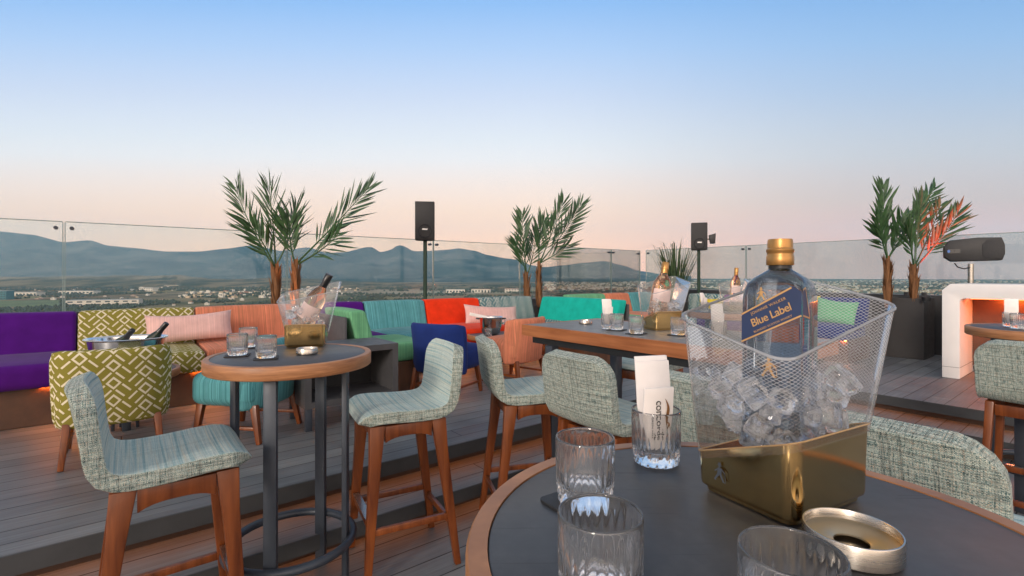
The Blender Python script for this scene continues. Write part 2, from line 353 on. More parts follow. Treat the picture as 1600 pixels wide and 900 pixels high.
# ------------------------------------------------------------------ mesh helpers
class MB:
    def __init__(s): s.v, s.f, s.mi, s.uv = [], [], [], None
    def add(s, vs, fs, mi=0):
        o = len(s.v); s.v += [Vector(v) for v in vs]; s.f += [tuple(i + o for i in f) for f in fs]; s.mi += [mi] * len(fs)
        return s
    def box(s, x0, x1, y0, y1, z0, z1, mi=0, mtx=None):
        vs = [(x, y, z) for z in (z0, z1) for y in (y0, y1) for x in (x0, x1)]
        if mtx: vs = [mtx @ Vector(v) for v in vs]
        return s.add(vs, [(0, 2, 3, 1), (4, 5, 7, 6), (0, 1, 5, 4), (2, 6, 7, 3), (0, 4, 6, 2), (1, 3, 7, 5)], mi)
    def beam(s, a, b, wa, wb=None, side=(0, 1, 0), mi=0):   # tapered bar, wa=(across, along side)
        a, b = Vector(a), Vector(b); wb = wb or wa
        t = (b - a).normalized(); sd = Vector(side); sd = (sd - t * sd.dot(t)).normalized(); o = t.cross(sd)
        vs = []
        for c, w in ((a, wa), (b, wb)):
            for i, j in ((-1, -1), (1, -1), (1, 1), (-1, 1)): vs.append(c + o * (i * w[0] / 2) + sd * (j * w[1] / 2))
        return s.add(vs, [(3, 2, 1, 0), (4, 5, 6, 7)] + [(i, (i + 1) % 4, 4 + (i + 1) % 4, 4 + i) for i in range(4)], mi)
    def tube(s, pts, r, n=10, closed=False, mi=0):
        pts = [Vector(p) for p in pts]; m = len(pts); rs = r if isinstance(r, (list, tuple)) else [r] * m
        rings = []; up = Vector((0, 0, 1))
        for i, p in enumerate(pts):
            a = pts[(i - 1) % m] if closed or i else pts[0]; b = pts[(i + 1) % m] if closed or i < m - 1 else pts[-1]
            t = (b - a).normalized(); ref = up if abs(t.z) < .95 else Vector((1, 0, 0))
            x = t.cross(ref).normalized(); y = x.cross(t)
            rings.append([p + (x * math.cos(2 * PI * k / n) + y * math.sin(2 * PI * k / n)) * rs[i] for k in range(n)])
        vs = [v for q in rings for v in q]; fs = []
        for i in range(m if closed else m - 1):
            j = (i + 1) % m
            for k in range(n): fs.append((i * n + k, i * n + (k + 1) % n, j * n + (k + 1) % n, j * n + k))
        if not closed: fs += [tuple(range(n - 1, -1, -1)), tuple((m - 1) * n + k for k in range(n))]
        return s.add(vs, fs, mi)
    def lathe(s, prof, n=32, c=(0, 0, 0), rad=None, mi=0, sx=1.0):   # prof [(r,z)]; r=0 ends are poles
        c = Vector(c); vs, idx = [], []
        for j, (r, z) in enumerate(prof):
            if r < 1e-6: idx.append([len(vs)] * n); vs.append(c + Vector((0, 0, z)))
            else:
                row = []
                for k in range(n):
                    a = 2 * PI * k / n; rr = r if rad is None else rad(r, z, a, j)
                    row.append(len(vs)); vs.append(c + Vector((rr * math.cos(a) * sx, rr * math.sin(a), z)))
                idx.append(row)
        fs = []
        for j in range(len(prof) - 1):
            for k in range(n):
                q = [idx[j][k], idx[j][(k + 1) % n], idx[j + 1][(k + 1) % n], idx[j + 1][k]]
                u = []
                for i in q:
                    if i not in u: u.append(i)
                if len(u) > 2: fs.append(tuple(u))
        return s.add(vs, fs, mi)
    def prism(s, poly, d0, d1, axis='y', mi=0):      # polygon in the plane across the axis
        def pt(a, b, d): return {'y': (a, d, b), 'x': (d, a, b), 'z': (a, b, d)}[axis]
        n = len(poly); vs = [pt(a, b, d0) for a, b in poly] + [pt(a, b, d1) for a, b in poly]
        fs = [tuple(range(n - 1, -1, -1)), tuple(range(n, 2 * n))] + [(i, (i + 1) % n, n + (i + 1) % n, n + i) for i in range(n)]
        return s.add(vs, fs, mi)
    def loops(s, rings, cap0=True, cap1=True, mi=0, closed=True):
        n = len(rings[0]); vs = [v for r in rings for v in r]; fs = []
        for i in range(len(rings) - 1):
            for k in range(n if closed else n - 1): fs.append((i * n + k, i * n + (k + 1) % n, (i + 1) * n + (k + 1) % n, (i + 1) * n + k))
        if cap0: fs.append(tuple(range(n - 1, -1, -1)))
        if cap1: fs.append(tuple((len(rings) - 1) * n + k for k in range(n)))
        return s.add(vs, fs, mi)
    def build(s, name, mats, parent=None, bevel=0.0, seg=2, smooth=40, uv=False, fixn=True, sub=0, mtx=None):
        me = bpy.data.meshes.new(name); bm = bmesh.new()
        bv = [bm.verts.new((mtx @ v) if mtx else v) for v in s.v]
        for f, mi in zip(s.f, s.mi):
            try: fc = bm.faces.new([bv[i] for i in f]); fc.material_index = mi
            except ValueError: pass
        if fixn: bmesh.ops.recalc_face_normals(bm, faces=bm.faces)
        if bevel:
            es = [e for e in bm.edges if len(e.link_faces) == 2 and e.calc_face_angle(0) > R(30)]
            bmesh.ops.bevel(bm, geom=es, offset=bevel, segments=seg, profile=.5, affect='EDGES', clamp_overlap=True)
        bm.to_mesh(me); bm.free()
        return finish(me, name, mats, parent, smooth, uv, sub)

def finish(me, name, mats, parent, smooth=40, uv=False, sub=0):
    for m in (mats if isinstance(mats, (list, tuple)) else [mats]): me.materials.append(M[m] if isinstance(m, str) else m)
    o = bpy.data.objects.new(name, me); COL.objects.link(o)
    if sub:
        md = o.modifiers.new('s', 'SUBSURF'); md.levels = md.render_levels = sub; o = bake(o)
    if uv == True: boxuv(o.data)
    if smooth:
        o.data.polygons.foreach_set('use_smooth', [True] * len(o.data.polygons)); o.data.set_sharp_from_angle(angle=R(smooth))
    if parent: o.parent = parent
    return o
def bake(o):
    dg = bpy.context.evaluated_depsgraph_get(); dg.update()
    me = bpy.data.meshes.new_from_object(o.evaluated_get(dg)); me.name = o.name
    old = o.data; o.modifiers.clear(); o.data = me; bpy.data.meshes.remove(old); return o
def boxuv(me):
    l = me.uv_layers.new(name='UV') if not me.uv_layers else me.uv_layers[0]
    for p in me.polygons:
        n = p.normal; ax = max(range(3), key=lambda i: abs(n[i]))
        for li in p.loop_indices:
            c = me.vertices[me.loops[li].vertex_index].co
            l.data[li].uv = (c.y, c.z) if ax == 0 else (c.x, c.z) if ax == 1 else (c.x, c.y)

def tag(o, label=None, cat=None, group=None, kind=None):
    if label: o['label'] = label
    if cat: o['category'] = cat
    if group: o['group'] = group
    if kind: o['kind'] = kind
    return o
def thing(name, label, cat, loc=(0, 0, 0), rz=0, group=None):
    o = bpy.data.objects.new(name, None); COL.objects.link(o); o.empty_display_size = .1
    o.location = loc; o.rotation_euler = (0, 0, rz); return tag(o, label, cat, group)
def kids(o): return [c for c in ALLKIDS.get(o.name, [])]
def copy_tree(o, loc=None, rz=None, label=None, group=None, parent=None):
    c = o.copy(); COL.objects.link(c)
    if parent: c.parent = parent
    if loc is not None: c.location = loc
    if rz is not None: c.rotation_euler = (0, 0, rz)
    if label: c['label'] = label
    if group: c['group'] = group
    for ch in list(o.children): copy_tree(ch, parent=c)
    return c
def text_mesh(body, size, name, mat, parent, mtx, depth=.0004, space=1.0, shear=0.0, bold=0.0):
    cu = bpy.data.curves.new(name, 'FONT'); cu.body = body; cu.size = size; cu.extrude = depth; cu.align_x = 'CENTER'; cu.align_y = 'CENTER'
    cu.space_character = space; cu.shear = shear; cu.offset = bold; cu.resolution_u = 3
    t = bpy.data.objects.new('tmp', cu); COL.objects.link(t)
    dg = bpy.context.evaluated_depsgraph_get(); dg.update()
    me = bpy.data.meshes.new_from_object(t.evaluated_get(dg)); bpy.data.objects.remove(t)
    me.transform(mtx); me.name = name; me.materials.clear()
    return finish(me, name, mat, parent, 0)
def rrect(a, b, r, n=5, cx=0, cy=0):                    # rounded rectangle outline
    pts = []
    for sx, sy, a0 in ((1, 1, 0), (-1, 1, 90), (-1, -1, 180), (1, -1, 270)):
        for k in range(n + 1):
            t = R(a0 + 90 * k / n); pts.append((cx + sx * (a - r) + r * math.cos(t), cy + sy * (b - r) + r * math.sin(t)))
    return pts
def rbox(x0, x1, y0, y1, z0, z1, r=.03, seg=4, puff=0.0, cuts=0, shear=None):
    """cushion: bevelled box, optionally puffed; returned as MB"""
    bm = bmesh.new(); bmesh.ops.create_cube(bm, size=1)
    cx, cyy, cz = (x0 + x1) / 2, (y0 + y1) / 2, (z0 + z1) / 2; sx, sy, sz = x1 - x0, y1 - y0, z1 - z0
    for v in bm.verts: v.co = Vector((v.co.x * sx, v.co.y * sy, v.co.z * sz))
    bmesh.ops.bevel(bm, geom=list(bm.edges), offset=r, segments=seg, profile=.5, affect='EDGES', clamp_overlap=True)
    if cuts: bmesh.ops.subdivide_edges(bm, edges=[e for e in bm.edges if e.calc_length() > r * 2.5], cuts=cuts, use_grid_fill=True)
    for v in bm.verts:
        if puff:
            u, w, h = v.co.x / sx * 2, v.co.y / sy * 2, v.co.z / sz * 2
            k = (1 - abs(u) ** 3) * (1 - abs(w) ** 3) if abs(h) > .7 else (1 - abs(u) ** 3) * (1 - abs(h) ** 3)
            if abs(h) > .7: v.co.z += math.copysign(puff * max(0, k), h)
            elif abs(w) > .7: v.co.y += math.copysign(puff * max(0, k), w)
        v.co += Vector((cx, cyy, cz))
        if shear: v.co = Vector(shear(v.co))
    b = MB(); bm.verts.index_update()
    b.add([v.co.copy() for v in bm.verts], [tuple(v.index for v in f.verts) for f in bm.faces]); bm.free()
    return b

# ------------------------------------------------------------------ the terrace
TERR = bpy.data.objects  # (setting meshes are placed in the terrace frame by rotating each object)
def terr(mb, name, mat, label=None, **k):
    o = mb.build(name, mat, smooth=0, **k); o.rotation_euler = (0, 0, UA); o['kind'] = 'structure'; return o
b = MB(); b.box(-4, 5.60, -4, 2.62, -.2, 0.0); terr(b, 'lower_floor', 'deck')
b = MB(); b.box(-4, 5.19, 2.445, 2.85, .10, ZS); b.box(5.19, 5.62, -4, 2.85, .10, ZS); terr(b, 'step_tread', 'deck')
b = MB(); b.box(-4, 5.193, 2.437, 2.444, .075, ZS - .001); b.box(5.182, 5.189, -4, 2.436, .075, ZS - .001); terr(b, 'step_nosing', 'fascia')
b = MB(); b.box(-4, 9.2, 2.745, 7.0, .24, ZD); b.box(5.49, 9.2, -4, 2.745, .24, ZD); terr(b, 'upper_deck', 'deck')
b = MB(); b.box(-4, 5.484, 2.735, 2.744, .215, ZD - .001); b.box(5.48, 5.489, -4, 2.734, .215, ZD - .001); terr(b, 'deck_nosing', 'fascia')
b = MB(); b.box(-4, 5.30, 2.55, 2.56, 0.001, .099); b.box(5.29, 5.30, -4, 2.549, 0.001, .099)
b.box(-4, 5.60, 2.83, 2.84, ZS, .239); b.box(5.60, 5.61, -4, 2.82, ZS, .239); terr(b, 'step_riser', 'riser')
b = MB(); b.box(-5, 9.4, 6.62, 6.9, -.3, .99); b.box(8.84, 9.12, -5, 6.62, -.3, 1.12); terr(b, 'parapet', 'parapet')
b = MB(); b.box(-5, 9.4, -5, 7.0, -71, -.21); o = terr(b, 'building_below', 'parapet')

emit('led_orange', (1.0, .25, .03), 4.6)
emit('led_soft', (1.0, .25, .03), 230.0)
emit('led_red', (1.0, .08, .015), 30.0)
def led(name, label, boxes, mat='led_orange'):
    b = MB()
    for x in boxes: b.box(*x)
    o = b.build(name, mat, smooth=0); o.rotation_euler = (0, 0, UA); return tag(o, label, 'light strip', 'orange light strips')
led('light_strip', 'orange light strip glowing under the nosing of the long upper step', [(-3.9, 5.4, 2.815, 2.829, .222, .238)])
led('light_strip', 'orange light strip glowing under the nosing of the long lower step', [(-3.9, 5.1, 2.535, 2.549, .082, .098)])
led('light_strip', 'orange light strip under the edge of the platform with the white desk', [(5.585, 5.599, -3.9, 2.6, .222, .238)])

# glass balustrade
GT = 1.935
def panel(a, c, z0, z1, mat, label):
    a, c = Vector(a), Vector(c); L = (c - a).length; ang = math.atan2(c.y - a.y, c.x - a.x)
    t = thing('glass_panel', label, 'glass panel', (a.x, a.y, 0), ang, 'glass balustrade panels')
    b = MB(); b.box(.012, L - .012, -.007, .007, z0, z1); b.build('pane', mat, t, smooth=0)
    b = MB(); b.box(.012, L - .012, -.0075, .0075, z1 + .001, z1 + .009); b.build('top_edge', 'edge_glass', t, smooth=0)
    for x in (.004, L - .0115):
        b = MB(); b.box(x, x + .0075, -.0075, .0075, z0, z1); b.build('side_edge', 'edge_glass', t, smooth=0)
    for x in (.10, L - .10):
        b = MB(); b.box(x - .03, x + .03, -.02, .02, z0 - .05, z0 + .03); b.build('clamp', 'black_metal', t, bevel=.004)
    for x in (.06, L - .06):
        b = MB(); b.tube([(x, -.03, z1 - .06), (x, .03, z1 - .06)], .018, 12); b.build('disc_clip', 'dark_metal', t)
    return t
def wallpt(px):
    x = (px - CX) / FPX; Y = 6.68 / (UC - US * x); v = Vector((x * Y, Y, 0)); return v
qs = [W(-3.2, 6.68), wallpt(100), wallpt(448), wallpt(677), wallpt(812), wallpt(955), W(8.86, 6.68)]
labs = ['clear glass panel at the far left behind the purple sofa', 'clear glass panel behind the olive and coral sofas', 'clear glass panel left of the speaker on the green pole, behind the left palms',
        'clear glass panel just right of the speaker on the green pole', 'clear glass panel behind the two middle palms', 'clear glass panel behind the spiky grass in the far corner']
for i in range(6): panel(qs[i], qs[i + 1], 1.0, GT, 'balustrade_glass', labs[i])
rs = [W(8.95, 6.6), W(8.95, 4.4), W(8.95, 1.95), W(8.95, .2), W(8.95, -2.6)]
labs = ['teal tinted glass panel beside the speaker with a spotlight', 'teal tinted glass panel behind the whisky bottle', 'teal tinted glass panel behind the palms in the dark planter', 'teal tinted glass panel behind the wide black speaker']
for i in range(4): panel(rs[i], rs[i + 1], 1.13, GT + .01, 'balustrade_tinted', labs[i])

# ------------------------------------------------------------------ sofas
def sofa(label, mat, ox, oy, w, rz, depth=.80, seat_mat=None, s0=0.0):
    t = thing('sofa_module', label, 'sofa', (ox, oy, ZD), rz, 'coloured sofa modules')
    b = MB(); b.box(s0, w, .11, depth + .12, .003, .285); b.build('plinth', 'plinth_wood', t, bevel=.004, smooth=0)
    b = MB(); b.box(s0 + .02, w - .02, .098, .108, .2862, .2896); b.build('light_strip', 'led_soft', t, smooth=0)
    rbox(s0 + .004, w - .004, 0, depth - .02, .29, .465, .032, 4, .014, 3).build('seat', seat_mat or mat, t, uv=True, smooth=60)
    sh = lambda c: (c.x, c.y + (c.z - .42) * .30, c.z)
    rbox(.004, w - .004, depth - .09, depth + .07, .42, .785, .030, 4, .008, 3, sh).build('backrest', mat, t, uv=True, smooth=60)
    b = MB(); b.box(.004, w - .004, depth + .19, depth + .215, .003, .73); b.build('back_panel', 'console', t, bevel=.004)
    return t
def sofa_q(label, mat, p0, p1, q=4.85, **k): a = W(p0, q); return sofa(label, mat, a.x, a.y, p1 - p0, UA, **k)
def sofa_p(label, mat, q0, q1, p, **k): a = W(p, q1); return sofa(label, mat, a.x, a.y, q1 - q0, UA - PI / 2, **k)    # faces -p
def sofa_m(label, mat, q0, q1, p, **k): a = W(p, q0); return sofa(label, mat, a.x, a.y, q1 - q0, UA + PI / 2, **k)    # faces +p
sofa_q('plain deep purple sofa module at the left edge beside the olive patterned one', 'purple', -2.0, -.30)
sofa_q('olive sofa module with a cream diamond pattern between purple and coral', 'olive_lattice', -.30, .56)
sofa_q('coral striped sofa module behind the round table with rose bottle', 'coral', .56, 1.50)
sofa_m('green striped sofa module facing right beside the dark open cube', 'green', 4.28, 4.98, 2.36, depth=.62)
sofa_q('purple corner sofa module between the green and the teal ones', 'purple', 1.66, 2.27, 4.985, depth=.70)
sofa_q('teal striped sofa module between purple corner and bright red one', 'teal', 2.27, 3.06)
sofa_q('bright red sofa module behind the middle low table', 'red', 3.06, 3.91)
sofa_q('sofa module with small white and blue diamonds between red and turquoise', 'blue_lattice', 3.91, 4.88)
sofa_p('plain turquoise sofa module facing left, behind the coral chair', 'turquoise', 4.02, 5.50, 4.18, depth=.72, s0=.68)
sofa_q('green striped sofa module far back behind the turquoise one', 'green', 5.66, 6.55)
sofa_q('coral striped sofa module far back between green and teal ones', 'coral', 6.55, 7.20)
sofa_q('teal striped sofa module in the far corner behind the tall ice bucket', 'teal', 7.20, 8.10)
sofa_p('sofa module with small blue diamonds under the spiky grass', 'blue_lattice', 4.20, 4.84, 6.95)
sofa_p('purple sofa module on the far right row behind the napkin holder', 'purple', 3.50, 4.20, 6.95)
sofa_p('coral sofa module on the far right row behind the whisky bottle', 'coral', 2.95, 3.50, 6.95)
sofa_p('navy sofa module at the near end of the far right row', 'navy', 2.20, 2.95, 6.95)
def pillow(label, mat, loc, rot, w, h, d=.12):
    bm = MB(); N_, K_ = 14, 8; top, bot = [], []
    for j in range(K_ + 1):
        for i in range(N_ + 1):
            u, v = i / N_ * 2 - 1, j / K_ * 2 - 1
            e = max(0, (1 - u ** 4)) ** .5 * max(0, (1 - v ** 4)) ** .5
            pin = 1 - .05 * (1 - abs(u) ** 2) * abs(v) ** 3
            x = u * w / 2 * (1 - .04 * (1 - v * v)); z = v * h / 2 * pin - .02 * (1 - u * u) * (v > 0) * v
            wr = .006 * noise.noise(Vector((u * 3, v * 3, w * 9)))
            top.append((x, d / 2 * e + wr * e + .002, z)); bot.append((x, -d / 2 * e + wr * e - .002, z))
    n1 = N_ + 1; fs = [(j * n1 + i, j * n1 + i + 1, (j + 1) * n1 + i + 1, (j + 1) * n1 + i) for j in range(K_) for i in range(N_)]
    bm.add(top, fs); bm.add(bot, [tuple(reversed(f)) for f in fs])
    per = [i for i in range(n1)] + [j * n1 + N_ for j in range(1, K_ + 1)] + [K_ * n1 + i for i in range(N_ - 1, -1, -1)] + [j * n1 for j in range(K_ - 1, 0, -1)]
    o = len(top); bm.f += [(per[k], per[(k + 1) % len(per)], o + per[(k + 1) % len(per)], o + per[k]) for k in range(len(per))]; bm.mi += [0] * len(per)
    ob = bm.build('throw_pillow', mat, uv=True, smooth=70); ob.location = loc; ob.rotation_euler = rot
    return tag(ob, label, 'pillow', 'throw pillows')
a = W(.50, 5.44); pillow('wide pale pink striped pillow leaning on the olive and coral sofas', 'pink', (a.x, a.y, .925), (R(-20), R(-2.5), UA - R(6)), .68, .27)
a = W(3.90, 5.36); pillow('pale pink pillow leaning on the red and blue diamond sofas', 'pink', (a.x, a.y, .87), (R(-20), R(4), UA - R(8)), .80, .27)
a = W(7.48, 2.90); pillow('yellow pillow on the far right sofa seen through the mesh bucket', 'yellow', (a.x, a.y, .95), (R(-18), 0, UA - PI / 2), .45, .36)
a = W(7.40, 2.45); pillow('green pillow on the navy sofa seen through the mesh bucket', 'green', (a.x, a.y, .92), (R(-18), R(6), UA - PI / 2), .48, .34)
a = W(7.46, 4.25); pillow('yellow pillow on the sofa beside the napkin holder', 'yellow', (a.x, a.y, .90), (R(-18), 0, UA - PI / 2), .42, .30)

# open cube table
t = thing('open_cube_table', 'dark grey open cube side table between the teal and blue chairs', 'side table', W(1.0, 3.58, ZD), UA)
b = MB(); w_, d_, z0, z1, k_ = .70, .46, .16, .57, .045
b.box(0, w_, 0, d_, z1 - k_, z1); b.box(0, w_, 0, d_, z0, z0 + k_); b.box(0, k_, 0, d_, z0 + k_, z1 - k_); b.box(w_ - k_, w_, 0, d_, z0 + k_, z1 - k_)
b.build('shell', 'console', t, smooth=0)
b = MB(); b.box(k_, w_ - k_, d_ - .03, d_ - .01, z0 + k_, z1 - k_); b.build('back_panel', 'black_metal', t, smooth=0)
for x in (.03, w_ - .03):
    for y in (.03, d_ - .03):
        b = MB(); b.box(x - .022, x + .022, y - .022, y + .022, 0.002, z0); b.build('leg', 'dark_metal', t, bevel=.003)

# ------------------------------------------------------------------ bar stools
def make_stool(label):
    t = thing('bar_stool', label, 'bar stool', (0, 0, 0), 0, 'upholstered bar stools')
    ctl = [(.212, .712), (.200, .734), (.165, .745), (.10, .745), (0, .738), (-.09, .736), (-.15, .742), (-.188, .765), (-.207, .805), (-.222, .87), (-.238, .95), (-.252, 1.02), (-.262, 1.050)]
    # dense arc-length samples
    def cat(p0, p1, p2, p3, u):
        return tuple(.5 * (2 * b_ + (c_ - a_) * u + (2 * a_ - 5 * b_ + 4 * c_ - d_) * u * u + (3 * b_ - a_ - 3 * c_ + d_) * u ** 3) for a_, b_, c_, d_ in zip(p0, p1, p2, p3))
    pts = []
    for i in range(len(ctl) - 1):
        q = [ctl[max(0, i - 1)], ctl[i], ctl[i + 1], ctl[min(len(ctl) - 1, i + 2)]]
        pts += [cat(*q, k / 12) for k in range(12)]
    pts.append(ctl[-1])
    L = [0]
    for i in range(1, len(pts)): L.append(L[-1] + math.dist(pts[i], pts[i - 1]))
    T = L[-1]
    def at(s):
        for i in range(1, len(L)):
            if L[i] >= s or i == len(L) - 1:
                u = (s - L[i - 1]) / max(1e-9, L[i] - L[i - 1]); return tuple(a_ + (b_ - a_) * u for a_, b_ in zip(pts[i - 1], pts[i]))
    rf, rb = .07, .095
    ss = [rf * (1 - math.cos(R(a_))) for a_ in (8, 30, 50, 70, 90)] + [rf + (T - rf - rb) * k / 16 for k in range(1, 16)] + [T - rb * (1 - math.cos(R(a_))) for a_ in (90, 70, 50, 30, 8)]
    nt = 12; vs, uvs = [], []
    for s in ss:
        x, z = at(s); hw = .212 if s < T * .5 else .212
        if s < rf: hw = hw - rf + math.sqrt(rf * rf - (rf - s) ** 2)
        if s > T - rb: dd = T - s; hw = hw - rb + math.sqrt(rb * rb - (rb - dd) ** 2)
        wrap = max(0, min(1, (s - .42) / .25))
        for k in range(nt + 1):
            y = (k / nt * 2 - 1) * hw
            vs.append((x + wrap * .55 * y * y, y, z + (1 - wrap) * .18 * y * y)); uvs.append((y, s))
    n1 = nt + 1; me = bpy.data.meshes.new('shell')
    fs = [(j * n1 + i, (j + 1) * n1 + i, (j + 1) * n1 + i + 1, j * n1 + i + 1) for j in range(len(ss) - 1) for i in range(nt)]
    me.from_pydata(vs, [], fs); l = me.uv_layers.new(name='UV')
    for p in me.polygons:
        for li in p.loop_indices: l.data[li].uv = uvs[me.loops[li].vertex_index]
    me.materials.append(M['tweed_seat']); me.materials.append(M['tweed'])
    o = bpy.data.objects.new('seat_shell', me); COL.objects.link(o)
    if me.polygons[30].normal.z < 0: me.flip_normals()
    sd = o.modifiers.new('t', 'SOLIDIFY'); sd.thickness = .054; sd.offset = 0; sd.material_offset = 1; sd.material_offset_rim = 1
    o = bake(o); me = o.data; l = me.uv_layers[0]
    for p in me.polygons:                              # the narrow edge of the shell gets its own mapping
        uv_ = [l.data[i].uv for i in p.loop_indices]; ar = abs(sum(uv_[i].x * uv_[(i + 1) % len(uv_)].y - uv_[(i + 1) % len(uv_)].x * uv_[i].y for i in range(len(uv_)))) / 2
        if ar < p.area * .3:
            n_ = p.normal; ax = max(range(3), key=lambda i: abs(n_[i]))
            for li in p.loop_indices:
                c = me.vertices[me.loops[li].vertex_index].co; l.data[li].uv = (c.y, c.z) if ax == 0 else (c.x, c.z) if ax == 1 else (c.y, c.x)
    bv_ = o.modifiers.new('b', 'BEVEL'); bv_.width = .021; bv_.segments = 5; bv_.limit_method = 'ANGLE'; bv_.angle_limit = R(50)
    o = bake(o); o.data.polygons.foreach_set('use_smooth', [True] * len(o.data.polygons)); o.parent = t
    # wooden legs: splayed, broad at the shoulder
    F, B, top = (.205, .195), (-.225, .195), .712
    for s in (-1, 1):
        for (fx, fy), (tx, ty), dx in ((F, (.155, .165), 1), (B, (-.135, .165), -1)):
            b = MB()
            A, Bm, C_ = Vector((tx, s * ty, top)), Vector((tx + (fx - tx) * .2, s * (ty + (fy - ty) * .2), .56)), Vector((fx, s * fy, 0.0))
            rings = []
            for c, wx, wy in ((A, .072, .036), (Bm, .054, .034), (C_, .030, .028)):
                rings.append([c + Vector((i * wx / 2, j * wy / 2, 0)) for i, j in ((-1, -1), (1, -1), (1, 1), (-1, 1))])
            b.loops(rings); b.build('leg', 'teak', t, bevel=.004)
        b = MB(); n = 10; ring = []
        for k in range(n + 1):
            u = k / n; x = -.10 + .22 * u; arch = .022 * (abs(2 * u - 1) ** 3)
            ring.append((x, .655 - arch + .0))
        poly = [(x, z) for x, z in ring] + [(.12, .709), (-.10, .709)]
        b.prism(poly, s * .168 - .017, s * .168 + .017, 'y'); b.build('side_rail', 'teak', t, bevel=.003)
        b = MB(); b.beam((.190, s * .186, .24), (-.200, s * .186, .24), (.03, .02)); b.build('stretcher', 'teak', t, bevel=.003)
    for x, z in ((.152, .665), (-.132, .665)):
        b = MB(); b.beam((x, -.148, z), (x, .148, z), (.022, .06), side=(0, 0, 1)); b.build('cross_rail', 'teak', t, bevel=.003)
    b = MB(); b.beam((.187, -.172, .27), (.187, .172, .27), (.026, .036), side=(0, 0, 1)); fr = b.build('footrest', 'teak', t, bevel=.003)
    b = MB(); b.box(.172, .204, -.15, .15, .2885, .292); b.build('metal_strip', 'steel', fr)
    b = MB(); b.beam((-.198, -.172, .20), (-.198, .172, .20), (.02, .03), side=(0, 0, 1)); b.build('stretcher', 'teak', t, bevel=.003)
    return t
stool0 = make_stool('bar stool seen side on at the far left, its tweed back edge nearest')
def put(o, x, y, deg, z=0.0): o.location = (x, y, z); o.rotation_euler = (0, 0, R(deg)); return o
put(stool0, -1.235, 1.785, 38)
SG = 'upholstered bar stools'
def stool(label, x, y, deg, z=0.0): return copy_tree(stool0, (x, y, z), R(deg), label)
stool('bar stool turned to the left, on the right of the round table with rose bottle', -.555, 2.46, 208)
stool('bar stool seen side on, at the left end of the long wood edged table', .085, 2.80, 14)
a = W(1.80, 1.52); stool('bar stool with its tweed back to us at the middle of the long table', a.x, a.y, 36)
a = W(1.78, .93); stool('bar stool behind the glass of paper napkins', a.x, a.y, 39)
a = W(3.10, 2.25); stool('bar stool tucked under the far side of the long table', a.x, a.y, 228)
stool('large close bar stool, tweed back to us, right of the big bucket', 1.085, 1.30, 33)
stool('bar stool at the small table by the white desk, cut by the edge', 2.84, 2.66, 37)

# ------------------------------------------------------------------ tables
def round_table(label, x, y, rad, ztop, angles, z0=0.0, legr=.23, ring=True, name='bar_table'):
    t = thing(name, label, 'table', (x, y, z0), 0, 'round wood rimmed tables')
    h = ztop - z0; rw = .026
    b = MB(); b.lathe([(0, h - .03), (rad - rw, h - .03), (rad - rw, h - .0015), (rad - rw - .002, h), (0, h)], 96); b.build('tabletop', 'slate', t, smooth=50)
    b = MB(); b.lathe([(rad - rw + .001, h - .052), (rad - .004, h - .052), (rad, h - .048), (rad, h - .003), (rad - .003, h + .001), (rad - rw + .001, h + .001), (rad - rw + .001, h - .052)], 96); b.build('wood_rim', 'rim_wood', t, smooth=50)
    b = MB(); b.lathe([(0, h - .062), (rad - .06, h - .062), (rad - .05, h - .053), (0, h - .053)], 48); b.build('under_plate', 'dark_metal', t)
    for a_ in angles:
        ca, sa = math.cos(R(a_)), math.sin(R(a_)); b = MB()
        m = Matrix.Rotation(R(a_), 4, 'Z') @ Matrix.Translation((legr, 0, 0))
        b.box(-.011, .011, -.025, .025, 0.001, h - .062, mtx=m); b.build('leg', 'dark_metal', t, bevel=.003)
    if ring:
        b = MB(); rr_ = legr + .026
        b.tube([(rr_ * math.cos(2 * PI * k / 48), rr_ * math.sin(2 * PI * k / 48), .24) for k in range(48)], .018, 12, True); b.build('foot_ring', 'dark_metal', t)
        b = MB(); b.beam((legr * math.cos(R(angles[0])), legr * math.sin(R(angles[0])), .02), (legr * math.cos(R(angles[2])), legr * math.sin(R(angles[2])), .02), (.02, .03)); b.build('floor_bar', 'dark_metal', t)
    return t
TA = (.297, .586); TZ = 1.08
round_table('large close dark round table with the whisky bucket, cut by the bottom edge', TA[0], TA[1], .351, TZ, (40, 130, 220, 310), legr=.2)
TB = (-.966, 2.16); ZB = 1.053
round_table('dark round bar table with wood rim carrying the rose bottle, at left', TB[0], TB[1], .335, ZB, (190, 275, 5, 80))
round_table('small dark round bar table in front of the white desk', 3.21, 2.98, .35, 1.075, (20, 110, 200, 290))
round_table('wood rimmed bar table carrying the farthest bottle bucket', 2.02, 4.62, .36, 1.06, (20, 110, 200, 290))
a = W(.02, 4.49); round_table('low round table with the oval tub, behind the olive chair', a.x, a.y, .33, .715, (45, 135, 225, 315), ZD, .07, False, 'low_table'); LT1 = a
a = W(3.42, 4.66); round_table('low round table with metal bowl before the red sofa', a.x, a.y, .31, .715, (45, 135, 225, 315), ZD, .07, False, 'low_table'); LT2 = a

